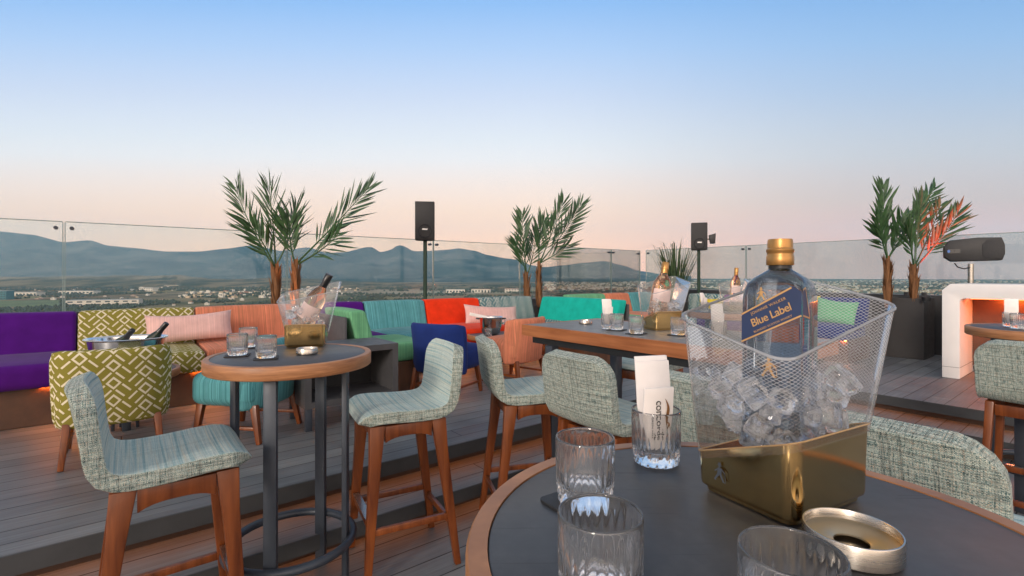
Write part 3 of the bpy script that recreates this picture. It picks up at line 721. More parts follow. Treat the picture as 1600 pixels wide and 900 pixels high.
LP0, LP1, LQ0, LQ1 = 2.03, 2.76, .90, 2.46
t = thing('long_table', 'long rectangular bar table with dark top and thick wood edge', 'table', W(LP0, LQ0), UA)
lw, ll = LP1 - LP0, LQ1 - LQ0
b = MB(); b.box(.022, lw - .022, .022, ll - .022, TZ - .055, TZ); b.build('tabletop', 'slate_light', t, smooth=0)
b = MB(); b.box(0, .022, 0, ll, TZ - .068, TZ + .001); b.box(lw - .022, lw, 0, ll, TZ - .068, TZ + .001)
b.box(.0225, lw - .0225, 0, .022, TZ - .068, TZ + .001); b.box(.0225, lw - .0225, ll - .022, ll, TZ - .068, TZ + .001); b.build('wood_edge', 'table_wood', t, smooth=0)
b = MB(); b.box(.05, lw - .05, .05, ll - .05, TZ - .115, TZ - .069); b.build('under_frame', 'black_metal', t, smooth=0)
for x in (.06, lw - .06):
    for y in (.15, ll - .22):
        b = MB(); b.box(x - .03, x + .03, y - .03, y + .03, 0, TZ - .115); b.build('leg', 'dark_metal', t, bevel=.004)
b = MB(); b.beam((.06, .18, .26), (.06, ll - .25, .26), (.03, .03)); b.beam((lw - .06, .18, .26), (lw - .06, ll - .25, .26), (.03, .03)); b.build('foot_rail', 'dark_metal', t)

# ------------------------------------------------------------------ lounge chairs
def make_chair(label, mat):
    t = thing('lounge_chair', label, 'armchair', (0, 0, 0), 0, 'lounge chairs')
    rbox(-.24, .25, -.275, .275, .25, .465, .06, 4, .02, 3).build('seat', mat, t, uv=True, smooth=60)
    # curved back: outer wrap
    n, mz = 18, 8; outer, inner = [], []
    rings = []
    def col(u):                                        # section through the back at u in -1..1
        y = .285 * math.sin(u * 1.25) / math.sin(1.25); wrapx = .13 * abs(u) ** 2.6
        pts = []
        for (dx, z) in ((-.0, .225), (-.022, .245), (-.026, .40), (-.040, .60), (-.045, .655), (-.03, .683), (0.0, .690), (.028, .675), (.036, .63), (.045, .50), (.052, .30), (.045, .24), (.02, .222)):
            tz = (z - .45) * .06
            pts.append(Vector((-.275 + wrapx + dx - tz, y * (1.0 + (z - .25) * .10), z - .018 * max(0, abs(u) - .75) * 4 * (z > .5))))
        return pts
    us = [-1 + 2 * k / n for k in range(n + 1)]
    rings = [col(u) for u in us]
    def shrink(r, f, dy):
        c = sum(r, Vector()) / len(r); return [c + (v - c) * f + Vector((.0, dy, 0)) for v in r]
    rings = [shrink(rings[0], .35, -.016), shrink(rings[0], .8, -.012)] + rings + [shrink(rings[-1], .8, .012), shrink(rings[-1], .35, .016)]
    b = MB(); b.loops(rings); b.build('backrest', mat, t, uv=True, smooth=70)
    for s in (-1, 1):
        for x0, x1 in ((.19, .225), (-.22, -.275)):
            b = MB(); b.beam((x0, s * .225, .255), (x1, s * .25, 0.0), (.05, .042), (.03, .03)); b.build('leg', 'teak', t, bevel=.004)
        b = MB(); b.beam((.2, s * .235, .10), (-.24, s * .235, .10), (.022, .03)); b.build('stretcher', 'teak', t, bevel=.003)
    return t
def recolour(t, mat):
    for ch in t.children:
        if ch.name.startswith(('seat', 'backrest')):
            ch.data = ch.data.copy(); ch.data.materials[0] = M[mat]
ch0 = make_chair('olive lounge chair with cream diamond pattern, back to us, behind the left stool', 'olive_lattice')
put(ch0, -2.50, 3.10, 128, ZD); ch0.scale = (.93, .93, .97)
def chair(label, mat, x, y, deg):
    c = copy_tree(ch0, (x, y, ZD), R(deg), label); recolour(c, mat); return c
chair('teal striped lounge chair half hidden behind the round table with rose bottle', 'teal', -1.86, 3.46, 172)
chair('plain navy blue lounge chair with its back to us', 'navy', -.60, 4.62, 62)
chair('coral striped lounge chair at the corner of the long table', 'coral', .01, 5.18, 142)

# ------------------------------------------------------------------ drinking glasses, coasters, ashtrays
def make_tumbler(label):
    t = thing('tumbler', label, 'glass', (0, 0, 0), 0, 'cut glass tumblers')
    NR, H, RO = 24, .090, .0405
    def rad(r, z, a, j):
        if .018 < z < .074 and j < 12:
            k = min(1, (z - .018) / .006, (.074 - z) / .012); return r - .0024 * k * abs(math.sin(a * NR / 2)) ** .7
        if .0015 < z <= .018 and j < 12: return r - .0022 * abs(math.sin(a * 8 + z * 260))
        return r
    prof = [(0, .002), (.030, .0018), (.034, 0.0), (.0375, .002), (.0385, .008), (.0388, .016), (.0375, .019), (.0395, .026), (RO - .0002, .045), (RO, .066), (RO, .078), (RO, .0865), (RO - .0003, .0888), (RO - .0010, .0897), (RO - .0016, .0899), (RO - .0022, .0897), (RO - .0027, .0888), (RO - .0029, .0865), (RO - .0031, .060), (RO - .0042, .034), (RO - .0075, .0245), (.024, .0215), (0, .0225)]
    b = MB(); b.lathe(prof, 144, rad=rad); b.build('glass_body', 'tumbler_glass', t, smooth=50)
    return t
tum0 = make_tumbler('empty cut glass tumbler standing on a dark coaster on the close table')
tum0.location = (.1005, .679, TZ + .0045)
def tumbler(label, loc, rz=0.0): return copy_tree(tum0, loc, rz, label)
tumbler('nearest empty tumbler on the close table, before the one on the coaster', (.084, .4695, TZ + .001))
tumbler('empty cut glass tumbler before the ashtray, cut by the bottom edge', (.229, .404, TZ + .001), .1)
def make_coaster(label, loc, rz):
    b = MB(); b.prism(rrect(.046, .046, .008), 0, .003, 'z'); o = b.build('coaster', 'coaster', smooth=30); o.location = loc; o.rotation_euler = (0, 0, rz)
    return tag(o, label, 'coaster', 'dark square coasters')
co0 = make_coaster('dark square coaster under the back tumbler on the close table', (.1005, .679, TZ + .001), R(35))
def coaster(label, loc, rz): c = co0.copy(); COL.objects.link(c); c.location = loc; c.rotation_euler = (0, 0, rz); c['label'] = label
def napkin_glass(label, loc, rz, nlab, text=False):
    tumbler(label, loc, rz)
    t = thing('paper_napkins', nlab, 'napkins', Vector(loc) + Vector((0, 0, .024)), rz, 'paper napkins in glasses')
    def fold(name, x0, x1, y, z1, lean, curve, sub=None):
        b = MB(); th = .004; n = 8; ra, rb_ = [], []
        rings = []
        for k in range(n + 1):
            z = z1 * k / n; yy = y + lean * k / n + curve * (k / n) ** 2
            sq = .55 + .45 * min(1, k / n * 2.2)
            rings.append([Vector((x0 * sq, yy, z)), Vector((x1 * sq, yy + .002, z)), Vector((x1 * sq, yy + th + .004, z)), Vector((x0 * sq, yy + th, z))])
        b.loops(rings); return b.build(name, 'white_paper', t, bevel=.0008, smooth=40)
    fold('napkin', -.026, .036, .008, .150, .010, .008); fold('napkin', -.030, .034, .0, .143, .012, .004)
    f = fold('napkin', -.034, .020, -.016, .106, -.010, .0)
    if text:
        tl = math.atan2(.010, .106)
        def face(x, z): return Matrix.Translation((x, -.0163 - .010 * z / .106 - .0012, z)) @ Matrix.Rotation(tl, 4, 'X') @ Matrix.Rotation(R(90), 4, 'X') @ Matrix.Rotation(R(-87), 4, 'Z')
        text_mesh('concorde', .0185, 'lettering', 'ink', f, face(-.006, .052), .0002, .95)
        text_mesh('GREEN PARK', .0052, 'lettering', 'ink', f, face(-.0175, .040), .0002, 1.25)
        b = MB(); n = 12; L_, R_ = [], []
        for k in range(n + 1):
            u = k / n; zz = .088 - .058 * u; xx = .003 + .012 * u + .003 * math.sin(u * 7); w = .0024 * math.sin(PI * min(1, u * 1.05 + .02)) + .0002
            yy = -.0163 - .010 * zz / .106 - .0012
            L_.append((xx - w, yy, zz)); R_.append((xx + w, yy, zz))
        b.add(L_ + R_, [(k, k + 1, n + 2 + k, n + 1 + k) for k in range(n)]); b.build('emblem', 'ink_gold', f, smooth=0)
    return t
napkin_glass('cut glass tumbler holding white paper napkins on the close table', (.2435, .8335, TZ + .001), R(12), 'white folded napkins printed CONCORDE in the glass on the close table', True)

def make_ashtray(label, loc, d=.098, h=.027):
    t = thing('ashtray', label, 'ashtray', loc, 0, 'round steel ashtrays'); r = d / 2
    b = MB(); b.lathe([(0, 0), (r - .003, 0), (r, .003), (r, h - .001), (r - .0006, h), (r - .002, h), (r - .0026, h - .001), (r - .0026, .004), (0, .004)], 72); b.build('bowl', 'steel', t, smooth=40)
    b = MB(); b.lathe([(r * .36, h - .0185), (r * .42, h - .0165), (r - .0028, h - .0125), (r - .0028, h - .0110), (r * .42, h - .0148), (r * .36, h - .0165), (r * .36, h - .0185)], 72); b.build('lid_plate', 'brass_plate', t, smooth=50)
    return t
ash0 = make_ashtray('large brushed steel ashtray with a round hole beside the gold bucket', (.388, .563, TZ + .001))
def ashtray(label, loc, s=1.0): c = copy_tree(ash0, loc, 0, label); c.scale = (s, s, s); return c

# ------------------------------------------------------------------ ice buckets
BA, BB = .090, .074
def make_bucket(label):
    t = thing('ice_bucket', label, 'ice bucket', (0, 0, 0), 0, 'gold footed clear ice buckets')
    n = 7
    def ring(a, bb, r, cx, z): return [Vector((x, y, z(x, y) if callable(z) else z)) for x, y in rrect(a, bb, r, n, cx, 0)]
    gz = lambda x, y: .081 - .027 * y / BB
    rings = [ring(BA - .007, BB - .007, .016, 0, .001), ring(BA - .006, BB - .006, .017, 0, .006), ring(BA - .001, BB - .001, .017, 0, .010), ring(BA, BB, .018, 0, .014), ring(BA + .002, BB + .002, .019, .001, gz)]
    inner = [ring(BA - .002, BB - .002, .016, .001, gz), ring(BA - .004, BB - .004, .016, 0, .02)]
    b = MB(); b.loops(rings + inner, True, True); b.build('gold_base', 'gold', t, smooth=40)
    def wall(u):                                       # u 0..1 from the gold edge up to the rim
        a = BA + .0035 + (.139 - BA - .0035) * u; bb = BB + .0035 + (.084 - BB - .0035) * u; cx = .002 + .015 * u
        def z(x, y):
            lo = gz(x, y) - .012; hi = .262 + .030 * (x - .017) / .139 + .022 * y / .084
            return lo + (hi - lo) * u
        return ring(a, bb, .020 + .006 * u, cx, z)
    m = 10; W_ = [wall(k / m) for k in range(m + 1)]; nn = len(W_[0])
    me = bpy.data.meshes.new('clear_wall'); vs = [v for r in W_ for v in r]
    fs = [(i * nn + k, i * nn + (k + 1) % nn, (i + 1) * nn + (k + 1) % nn, (i + 1) * nn + k) for i in range(m) for k in range(nn)]
    me.from_pydata(vs, [], fs); l = me.uv_layers.new(name='UV')
    per = [0]
    for k in range(nn): per.append(per[-1] + (W_[m // 2][(k + 1) % nn] - W_[m // 2][k]).length)
    for p in me.polygons:
        i, k = divmod(p.index, nn)
        for li, (kk, ii) in zip(p.loop_indices, ((k, i), (k + 1, i), (k + 1, i + 1), (k, i + 1))): l.data[li].uv = (per[kk], W_[ii][kk % nn].z)
    o = finish(me, 'clear_wall', 'acrylic_mesh', t, 60)
    b = MB(); b.tube([v + Vector((0, 0, .0005)) for v in W_[-1]], .0022, 8, True); b.build('rim', 'acrylic_rim', t)
    b = MB(); b.tube([v + Vector((0, 0, .012)) for v in W_[0]], .0012, 6, True); b.build('seam', 'gold_print', t)
    return t
bk0 = make_bucket('large clear mesh ice bucket with a gold foot on the close table'); BK = (.388, .712, TZ + .001); BR = R(29)
bk0.location = BK; bk0.rotation_euler = (0, 0, BR)
def emblem(parent, mtx, mat, s):                        # small striding figure
    b = MB()
    def q(*p): b.add([mtx @ Vector((x * s, y * s, 0)) for x, y in p], [tuple(range(len(p)))])
    q((-.06, .80), (.06, .80), (.07, .92), (-.07, .92)); q((-.2, .92), (.2, .92), (.2, .95), (-.2, .95)); q((-.09, .95), (.09, .95), (.08, 1.1), (-.08, 1.1))
    q((-.16, .40), (.14, .40), (.16, .78), (-.12, .78)); q((-.22, .25), (-.05, .25), (.0, .42), (-.16, .42))
    q((-.02, .40), (.14, .40), (.34, .02), (.22, 0)); q((-.16, .40), (.0, .40), (-.26, .02), (-.38, .04)); q((-.38, .04), (-.26, .02), (-.22, -.04), (-.36, -.04)); q((.22, 0), (.34, .02), (.44, -.03), (.22, -.04))
    q((.12, .70), (.16, .78), (.40, .55), (.34, .50)); q((.36, .56), (.39, .57), (.46, .0), (.43, .0)); q((-.12, .74), (-.16, .60), (-.34, .48), (-.36, .54))
    return b.build('emblem', mat, parent, smooth=0, fixn=False)
m = Matrix.Translation((-BA - .0035, .030, .026)) @ Matrix.Rotation(R(-90), 4, 'Z') @ Matrix.Rotation(R(90), 4, 'X')
emblem(bk0, m, 'chrome', .023)

def ice_mesh(k):
    bm = bmesh.new(); bmesh.ops.create_cube(bm, size=.027)
    bmesh.ops.bevel(bm, geom=list(bm.edges), offset=.005, segments=2, profile=.6, affect='EDGES')
    for v in bm.verts: v.co += noise.noise_vector(v.co * 70 + Vector((k * 5, 0, 0))) * .003
    me = bpy.data.meshes.new('ice_cube'); bm.to_mesh(me); bm.free(); me.materials.append(M['ice'])
    me.polygons.foreach_set('use_smooth', [True] * len(me.polygons)); return me
ICE = [ice_mesh(k) for k in range(4)]
def ice_fill(bucket_loc, rz, n, label, group, z0, z1, sc=1.0, avoid=None):
    rnd = random.Random(int(n * 17 + bucket_loc[0] * 999)); placed = []; tries = 0
    m = Matrix.Translation(bucket_loc) @ Matrix.Rotation(rz, 4, 'Z')
    while len(placed) < n and tries < 4000:
        tries += 1
        z = z0 + (z1 - z0) * rnd.random() ** 1.3; u = max(0, (z - .08) / .18); a = BA + (.148 - BA) * u - .024; bb = BB + (.084 - BB) * u - .022
        x, y = (rnd.random() * 2 - 1) * a + .02 * u, (rnd.random() * 2 - 1) * bb
        if avoid and abs(x) + abs(y) < avoid: continue
        c = Vector((x, y, z))
        if any((c - p).length < .0235 for p in placed): continue
        placed.append(c)
        o = bpy.data.objects.new('ice_cube', rnd.choice(ICE)); COL.objects.link(o)
        o.location = m @ c; o.rotation_euler = (rnd.random() * 6, rnd.random() * 6, rnd.random() * 6); s = (.85 + .4 * rnd.random()) * sc; o.scale = (s, s, s)
        tag(o, label, 'ice cube', group)
ice_fill(BK, BR, 42, 'clear ice cube in the large mesh bucket around the whisky bottle', 'ice cubes in the large bucket', .085, .165, 1.0, .058)

# square whisky bottle, corner towards us
t = thing('whisky_bottle', 'square blue glass whisky bottle with slanted label and gold cap in the large bucket', 'bottle', (.380, .700, TZ + .0725), 0)
t.rotation_euler = (0, R(.5), R(45 - 0.5))
hs = .0385
def sq(h, r, z): return [Vector((x, y, z)) for x, y in rrect(h, h, r, 5)]
b = MB(); b.loops([sq(hs - .004, .006, 0), sq(hs - .0008, .0045, .002), sq(hs, .004, .006), sq(hs, .004, .196), sq(hs, .006, .212), sq(hs - .0004, .010, .222), sq(hs - .0016, .016, .231), sq(hs - .006, .022, .239), sq(hs - .014, .022, .2455), sq(.0165, .0160, .2505), sq(.0140, .0139, .254), sq(.0136, .0135, .262)])
b.build('glass_body', 'bottle_blue', t, smooth=50)
b = MB(); b.lathe([(.0138, .2575), (.0172, .2575), (.0177, .259), (.0177, .270), (.0169, .272), (.0169, .275), (.0178, .277), (.0178, .280), (.0163, .282), (.0163, .291), (.0156, .2945), (0, .2955)], 40); b.build('cap', 'cork_gold', t, smooth=35)
b = MB(); b.lathe([(.0139, .2525), (.0149, .2525), (.0149, .2570), (.0139, .2570), (.0139, .2525)], 32); b.build('neck_band', 'foil_black', t)
# faces: left-front face is local -X.. after the 45 degree turn; x axis of each face runs right as seen from outside
MF_L = Matrix.Translation((-hs - .0006, 0, 0)) @ Matrix.Rotation(R(-90), 4, 'Z') @ Matrix.Rotation(R(90), 4, 'X')
MF_R = Matrix.Translation((0, -hs - .0006, 0)) @ Matrix.Rotation(R(90), 4, 'X')
def facepoly(name, mat, parent, mf, poly, lift):
    b = MB(); b.add([mf @ Vector((x, y, lift)) for x, y in poly], [tuple(range(len(poly)))]); return b.build(name, mat, parent, smooth=0, fixn=False)
E_ = hs - .0005
PL = [(-E_, .147), (E_, .188), (E_, .2215), (E_ - .010, .2285), (-E_, .1895)]; PR = [(-E_, .188), (-.006, .183), (-.028, .2285), (-E_, .2215)]
lab = facepoly('label', 'navy_label', t, MF_L, PL, .0)
facepoly('label', 'navy_label', t, MF_R, PR, .0)
def border(mf, poly, par, w=.0022):
    n = len(poly); c = Vector((sum(p[0] for p in poly) / n, sum(p[1] for p in poly) / n))
    b = MB()
    for (x0, y0), (x1, y1) in zip(poly[:-1], poly[1:]):
        d = Vector((x1 - x0, y1 - y0)).normalized(); nn_ = Vector((-d.y, d.x))
        p = [(x0 - nn_.x * w / 2, y0 - nn_.y * w / 2), (x1 - nn_.x * w / 2, y1 - nn_.y * w / 2), (x1 + nn_.x * w / 2, y1 + nn_.y * w / 2), (x0 + nn_.x * w / 2, y0 + nn_.y * w / 2)]
        b.add([mf @ Vector((x, y, .0004)) for x, y in p], [(0, 1, 2, 3)])
    b.build('border', 'gold_print', par, smooth=0, fixn=False)
border(MF_L, [(-E_, .149), (E_, .190)], lab); border(MF_L, [(-E_, .1875), (E_ - .012, .2265)], lab)
border(MF_R, [(-E_, .190), (-.0075, .185), (-.0275, .2265), (-E_, .2235)], lab)
ang = math.atan2(.041, 2 * E_)
def LT(x, z): return MF_L @ Matrix.Translation((x, z, .0008)) @ Matrix.Rotation(ang, 4, 'Z')
text_mesh('Blue Label', .0150, 'lettering', 'gold_print', lab, LT(.0, .1880), .0002, .93, .15, .0001)
text_mesh('JOHNNIE WALKER', .0054, 'lettering', 'gold_print', lab, LT(-.003, .2005), .0002, 1.15)
text_mesh('BLENDED SCOTCH WHISKY', .0040, 'lettering', 'gold_print', lab, LT(.003, .1765), .0002, 1.1)
emblem(t, MF_L @ Matrix.Translation((-.012, .2095, .0006)), 'gold_print', .015)
emblem(t, MF_L @ Matrix.Translation((-.002, .105, .0006)), 'gold_print', .024)

# rose bottles and the smaller buckets
def make_rose(label):
    t = thing('wine_bottle', label, 'bottle', (0, 0, 0), 0, 'rose wine bottles')
    b = MB(); b.lathe([(0, .004), (.034, .0), (.041, .004), (.042, .02), (.042, .165), (.040, .185), (.030, .212), (.018, .232), (.0145, .245), (.014, .285), (.0155, .287), (.0155, .295), (0, .296)], 40); b.build('glass_body', 'rose_wine', t, smooth=50)
    b = MB(); b.lathe([(.0146, .238), (.0163, .240), (.0163, .262), (.0172, .263), (.0172, .297), (.015, .300), (0, .300)], 28); b.build('foil_cap', 'foil_black', t, smooth=40)
    b = MB(); n = 12; vs = []
    for z in (.085, .150):
        for k in range(n + 1): a_ = R(205 + 130 * k / n); vs.append((.0428 * math.cos(a_), .0428 * math.sin(a_), z))
    b.add(vs, [(k, k + 1, n + 2 + k, n + 1 + k) for k in range(n)]); b.build('label', 'pink_label', t, smooth=60, fixn=False)
    return t
rs0 = make_rose('rose bottle with black foil leaning right in the bucket on the left round table')
KB = P(479, 540, ZB); KB.z = ZB + .001
copy_tree(bk0, KB, R(15), 'clear ice bucket with gold foot holding the tilted rose bottle, on the left table')
rs0.location = KB + Vector((-.045, .0, .055)); rs0.rotation_euler = (R(2), R(29), 0); rs0.scale = (1.08, 1.08, 1.12)
ice_fill(KB, R(15), 22, 'clear ice cube around the tilted rose bottle on the left table', 'ice cubes in the left bucket', .085, .185, 1.0, .03)
KL = Vector((.880, 2.905, TZ + .001))
copy_tree(bk0, KL, R(20), 'clear ice bucket with gold foot on the long table')
def rose(label, loc, rot, gold=True):
    c = copy_tree(rs0, loc, 0, label); c.rotation_euler = rot
    if gold:
        for ch in c.children:
            if ch.name.startswith('foil_cap'): ch.data = ch.data.copy(); ch.data.materials[0] = M['cork_gold']
    return c
rose('rose bottle with gold foil in the bucket on the long table', KL + Vector((-.025, .0, .07)), (R(-3), R(10), 0)).scale = (1.3, 1.3, 1.1)
ice_fill(KL, R(20), 20, 'clear ice cube around the rose bottle on the long table', 'ice cubes in the long table bucket', .085, .17, 1.0, .03)
KF = Vector((2.10, 4.66, 1.061))
copy_tree(bk0, KF, R(10), 'clear ice bucket with gold foot on the farthest bar table')
rose('rose bottle with gold foil on the farthest bar table, left of the whisky cap', KF + Vector((0, 0, .075)), (0, R(4), 0))

# left round table setting
for (px, py, lab) in ((371, 556, 'empty tumbler at the left on the round table with rose bottle'), (388, 543, 'empty tumbler behind the two others on the round table with rose bottle'), (416, 560, 'empty tumbler in the middle of the round table, left of the bucket')):
    v = P(px, py, ZB); coaster(lab.replace('empty tumbler', 'dark coaster under the tumbler'), (v.x, v.y, ZB + .0015), R(20 + px % 7)); tumbler(lab, (v.x, v.y, ZB + .005))
v = P(480, 553, ZB); ashtray('small silvery ashtray in front of the bucket on the left round table', (v.x, v.y, ZB + .0015), .92)
# long table setting
v = P(915, 506, TZ); ashtray('round brass coloured ashtray alone on the left end of the long table', (v.x, v.y, TZ + .0015), .9)
v = P(950, 514, TZ); napkin_glass('tumbler holding napkins on the long table left of the bucket', (v.x, v.y, TZ + .002), R(20), 'white napkins standing in the tumbler left of the long table bucket')
for px, py, lab in ((963.5, 516, 'tumbler on the long table beside the napkin glass'), (994, 522, 'tumbler on the long table just left of the bucket'), (1060, 524, 'tumbler on the long table right of the bucket')):
    v = P(px, py, TZ); coaster(lab.replace('tumbler', 'dark coaster under the tumbler', 1), (v.x, v.y, TZ + .0015), R(50)); tumbler('empty cut glass ' + lab, (v.x, v.y, TZ + .005))
v = P(1122, 531, TZ); napkin_glass('tumbler holding napkins on the right end of the long table', (v.x, v.y, TZ + .002), R(5), 'white napkins seen through the left of the large mesh bucket')
v = P(1100, 487, 1.06); napkin_glass('tumbler holding napkins on the farthest bar table', (v.x, v.y, 1.062), R(40), 'white napkins fanned out on the farthest bar table')
v = P(1580, 511, 1.075); napkin_glass('tumbler holding napkins on the small table by the white desk', (v.x, v.y, 1.077), R(-38), 'white napkins on the small table in front of the white desk')
v = P(1592, 514, 1.075); tumbler('empty tumbler on the small table in front of the white desk', (v.x, v.y, 1.077))

# oval tub with bottles on the left low table
OV = Vector((LT1.x + .03, LT1.y - .02, .717))
t = thing('ice_tub', 'wide oval steel ice tub on the low table behind the olive chair', 'ice tub', OV, R(20))
b = MB(); b.lathe([(0, .002), (.10, .0), (.13, .02), (.155, .12), (.168, .225), (.185, .236), (.183, .240), (.164, .230), (.150, .12), (.12, .03), (0, .02)], 48, sx=1.35); b.build('bowl', 'chrome', t, smooth=50)
b = MB(); b.lathe([(0, .19), (.155, .19), (.155, .195), (0, .20)], 24, sx=1.35); b.build('ice_fill', 'white_paper', t)
def dark_bottle(label, loc, rot):
    t = thing('sparkling_wine_bottle', label, 'bottle', loc, 0, 'dark bottles in the oval tub'); t.rotation_euler = rot
    b = MB(); b.lathe([(0, 0), (.042, 0), (.044, .01), (.044, .15), (.038, .185), (.020, .235), (.0155, .26), (.0155, .27)], 32); b.build('glass_body', 'bottle_green', t, smooth=50)
    b = MB(); b.lathe([(.016, .235), (.022, .236), (.0175, .262), (.0185, .275), (.0185, .31), (.016, .316), (0, .317)], 24); b.build('foil_cap', 'foil_black', t)
    b = MB(); b.lathe([(.0445, .05), (.0447, .05), (.0447, .13), (.0445, .13)], 24); b.build('label', 'white_paper', t)
dark_bottle('dark bottle with black foil at the left of the oval tub', OV + Vector((-.16, .03, .09)), (R(12), R(48), 0))
dark_bottle('dark bottle with white label at the right of the oval tub', OV + Vector((.05, .03, .09)), (R(8), R(38), R(20)))
# bowl, napkin and glasses on the middle low table
v = Vector((LT2.x - .03, LT2.y - .06, .717))
t = thing('ice_bowl', 'round polished steel ice bowl with tongs on the middle low table', 'ice bowl', v, R(0))
b = MB(); b.lathe([(0, .002), (.07, .0), (.10, .015), (.125, .10), (.130, .19), (.142, .20), (.140, .204), (.126, .195), (.118, .10), (.09, .02), (0, .012)], 40); b.build('bowl', 'chrome', t, smooth=50)
b = MB(); b.lathe([(0, .17), (.118, .165), (.118, .17), (0, .18)], 20); b.build('ice_fill', 'white_paper', t)
for s in (-1, 1):
    b = MB(); b.tube([(s * .13, -.04, .18), (s * .17, -.03, .185), (s * .17, .03, .185), (s * .13, .04, .18)], .007, 8); b.build('handle', 'foil_black', t)
b = MB(); b.beam((-.05, -.05, .20), (-.24, -.10, .245), (.035, .008)); o = b.build('folded_cloth', 'white_cloth', uv=True, bevel=.003); o.location = v; tag(o, 'white folded cloth strip lying over the edge of the steel bowl', 'cloth')
tumbler('tumbler on the middle low table in front of the steel bowl', v + Vector((-.02, -.19, 0)))
def wine_glass(label, loc):
    t = thing('wine_glass', label, 'glass', loc, 0, 'stemmed glasses on the middle low table')
    b = MB(); b.lathe([(0, .001), (.034, .0), (.034, .002), (.006, .006), (.004, .02), (.004, .075), (.012, .085), (.030, .11), (.036, .14), (.032, .185), (.031, .185), (.0345, .14), (.029, .112), (.010, .09), (0, .088)], 32); b.build('glass_body', 'tumbler_glass', t, smooth=60)
wine_glass('stemmed glass on the middle low table beside the steel bowl', v + Vector((.19, -.03, 0)))
wine_glass('stemmed glass on the middle low table nearest the coral chair', v + Vector((.25, -.10, 0)))

# ------------------------------------------------------------------ speakers
def pole_speaker(label, x, y, zc, w, h, face, spot=False):
    t = thing('pole_speaker', label, 'speaker', (x, y, ZD), face, 'black speakers on green poles'); zc -= ZD
    b = MB(); b.tube([(0, .07, 0.0), (0, .07, zc - h / 2 + .02)], .028, 14); b.build('pole', 'green_paint', t)
    b = MB(); b.tube([(0, .07, 0.001), (0, .07, .012)], .13, 24); b.build('base_plate', 'green_paint', t)
    d = w * .9; b = MB(); b.prism([(-w / 2, -d * .3), (w / 2, -d * .3), (w / 2, d * .2), (w * .3, d * .6), (-w * .3, d * .6), (-w / 2, d * .2)], zc - h / 2, zc + h / 2, 'z'); b.build('cabinet', 'black_plastic', t, bevel=.008)
    b = MB(); b.box(-w * .44, w * .44, -d * .3 - .008, -d * .3 - .001, zc - h * .46, zc + h * .46); gr = b.build('grille', 'grille', t, bevel=.003)
    b = MB(); b.lathe([(w * .30, 0), (w * .33, .006), (w * .36, 0)], 28); b.build('cone_ring', 'black_plastic', gr, mtx=Matrix.Translation((0, -d * .3 - .009, zc - h * .27)) @ Matrix.Rotation(R(90), 4, 'X'))
    b = MB(); b.prism([(-w * .15, -.008), (w * .12, -.012), (w * .16, .008), (-w * .11, .012)], -d * .3 - .014, -d * .3 - .010, 'y'); b.build('badge', 'white_paint', gr, smooth=0, mtx=Matrix.Translation((0, 0, zc - h * .22)))
    if spot:
        b = MB(); b.box(w * .5, w * .75, -.03, .03, zc - .06, zc - .04); b.prism([(w * .60, zc + .02), (w * 1.02, zc + .05), (w * .98, zc - .13), (w * .68, zc - .13)], -.05, .05, 'y'); b.build('floodlight', 'black_plastic', t, bevel=.004)
v = wallpt(664) * (6.25 / 6.68); pole_speaker('black loudspeaker on a dark green pole between the left and middle palms', v.x, v.y, 2.17, .272, .545, R(8))
pole_speaker('smaller black loudspeaker with floodlight on a green pole in the far corner', 3.36, 8.85, 2.10, .27, .49, R(-16), True)
v = W(8.02, 1.22, ZD)
t = thing('wide_speaker', 'wide black speaker lying on a steel stand behind the white desk', 'speaker', v, R(-38))
b = MB(); b.tube([(0, 0, 0), (0, 0, 1.24)], .028, 14); b.build('stand', 'steel', t)
b = MB(); b.tube([(0, 0, 0), (0, 0, .015)], .2, 24); b.build('stand_base', 'black_metal', t)
m = Matrix.Translation((.02, 0, 1.40)) @ Matrix.Rotation(R(-1), 4, 'Y') @ Matrix.Diagonal((.72, .74, 1.02, 1))
b = MB(); b.prism([(-.37, .05), (-.30, .125), (.05, .145), (.33, .135), (.365, .05), (.365, -.05), (.33, -.125), (-.28, -.125), (-.37, -.07)], -.15, .16, 'y'); b.build('cabinet', 'black_plastic', t, bevel=.008, mtx=m, smooth=25)
b = MB(); b.prism([(.10, .06), (.16, .115), (.315, .11), (.345, .045), (.345, -.045), (.315, -.105), (.16, -.105), (.10, -.06)], -.16, -.151, 'y'); b.build('grille', 'grille', t, bevel=.003, mtx=m)
b = MB(); b.box(-.33, -.17, -.158, -.151, -.03, .02); pn = b.build('connector_panel', 'foil_black', t, mtx=m)
b = MB(); b.tube([(-.315, -.175, -.005), (-.315, -.158, -.005)], .018, 14); b.build('plug', 'screen_blue', pn, mtx=m)
b = MB(); b.tube([(-.15, -.05, 1.25), (-.12, -.05, 1.20), (-.06, -.03, 1.18), (0, -.02, 1.20)], .007, 8); b.build('cable', 'black_plastic', t)

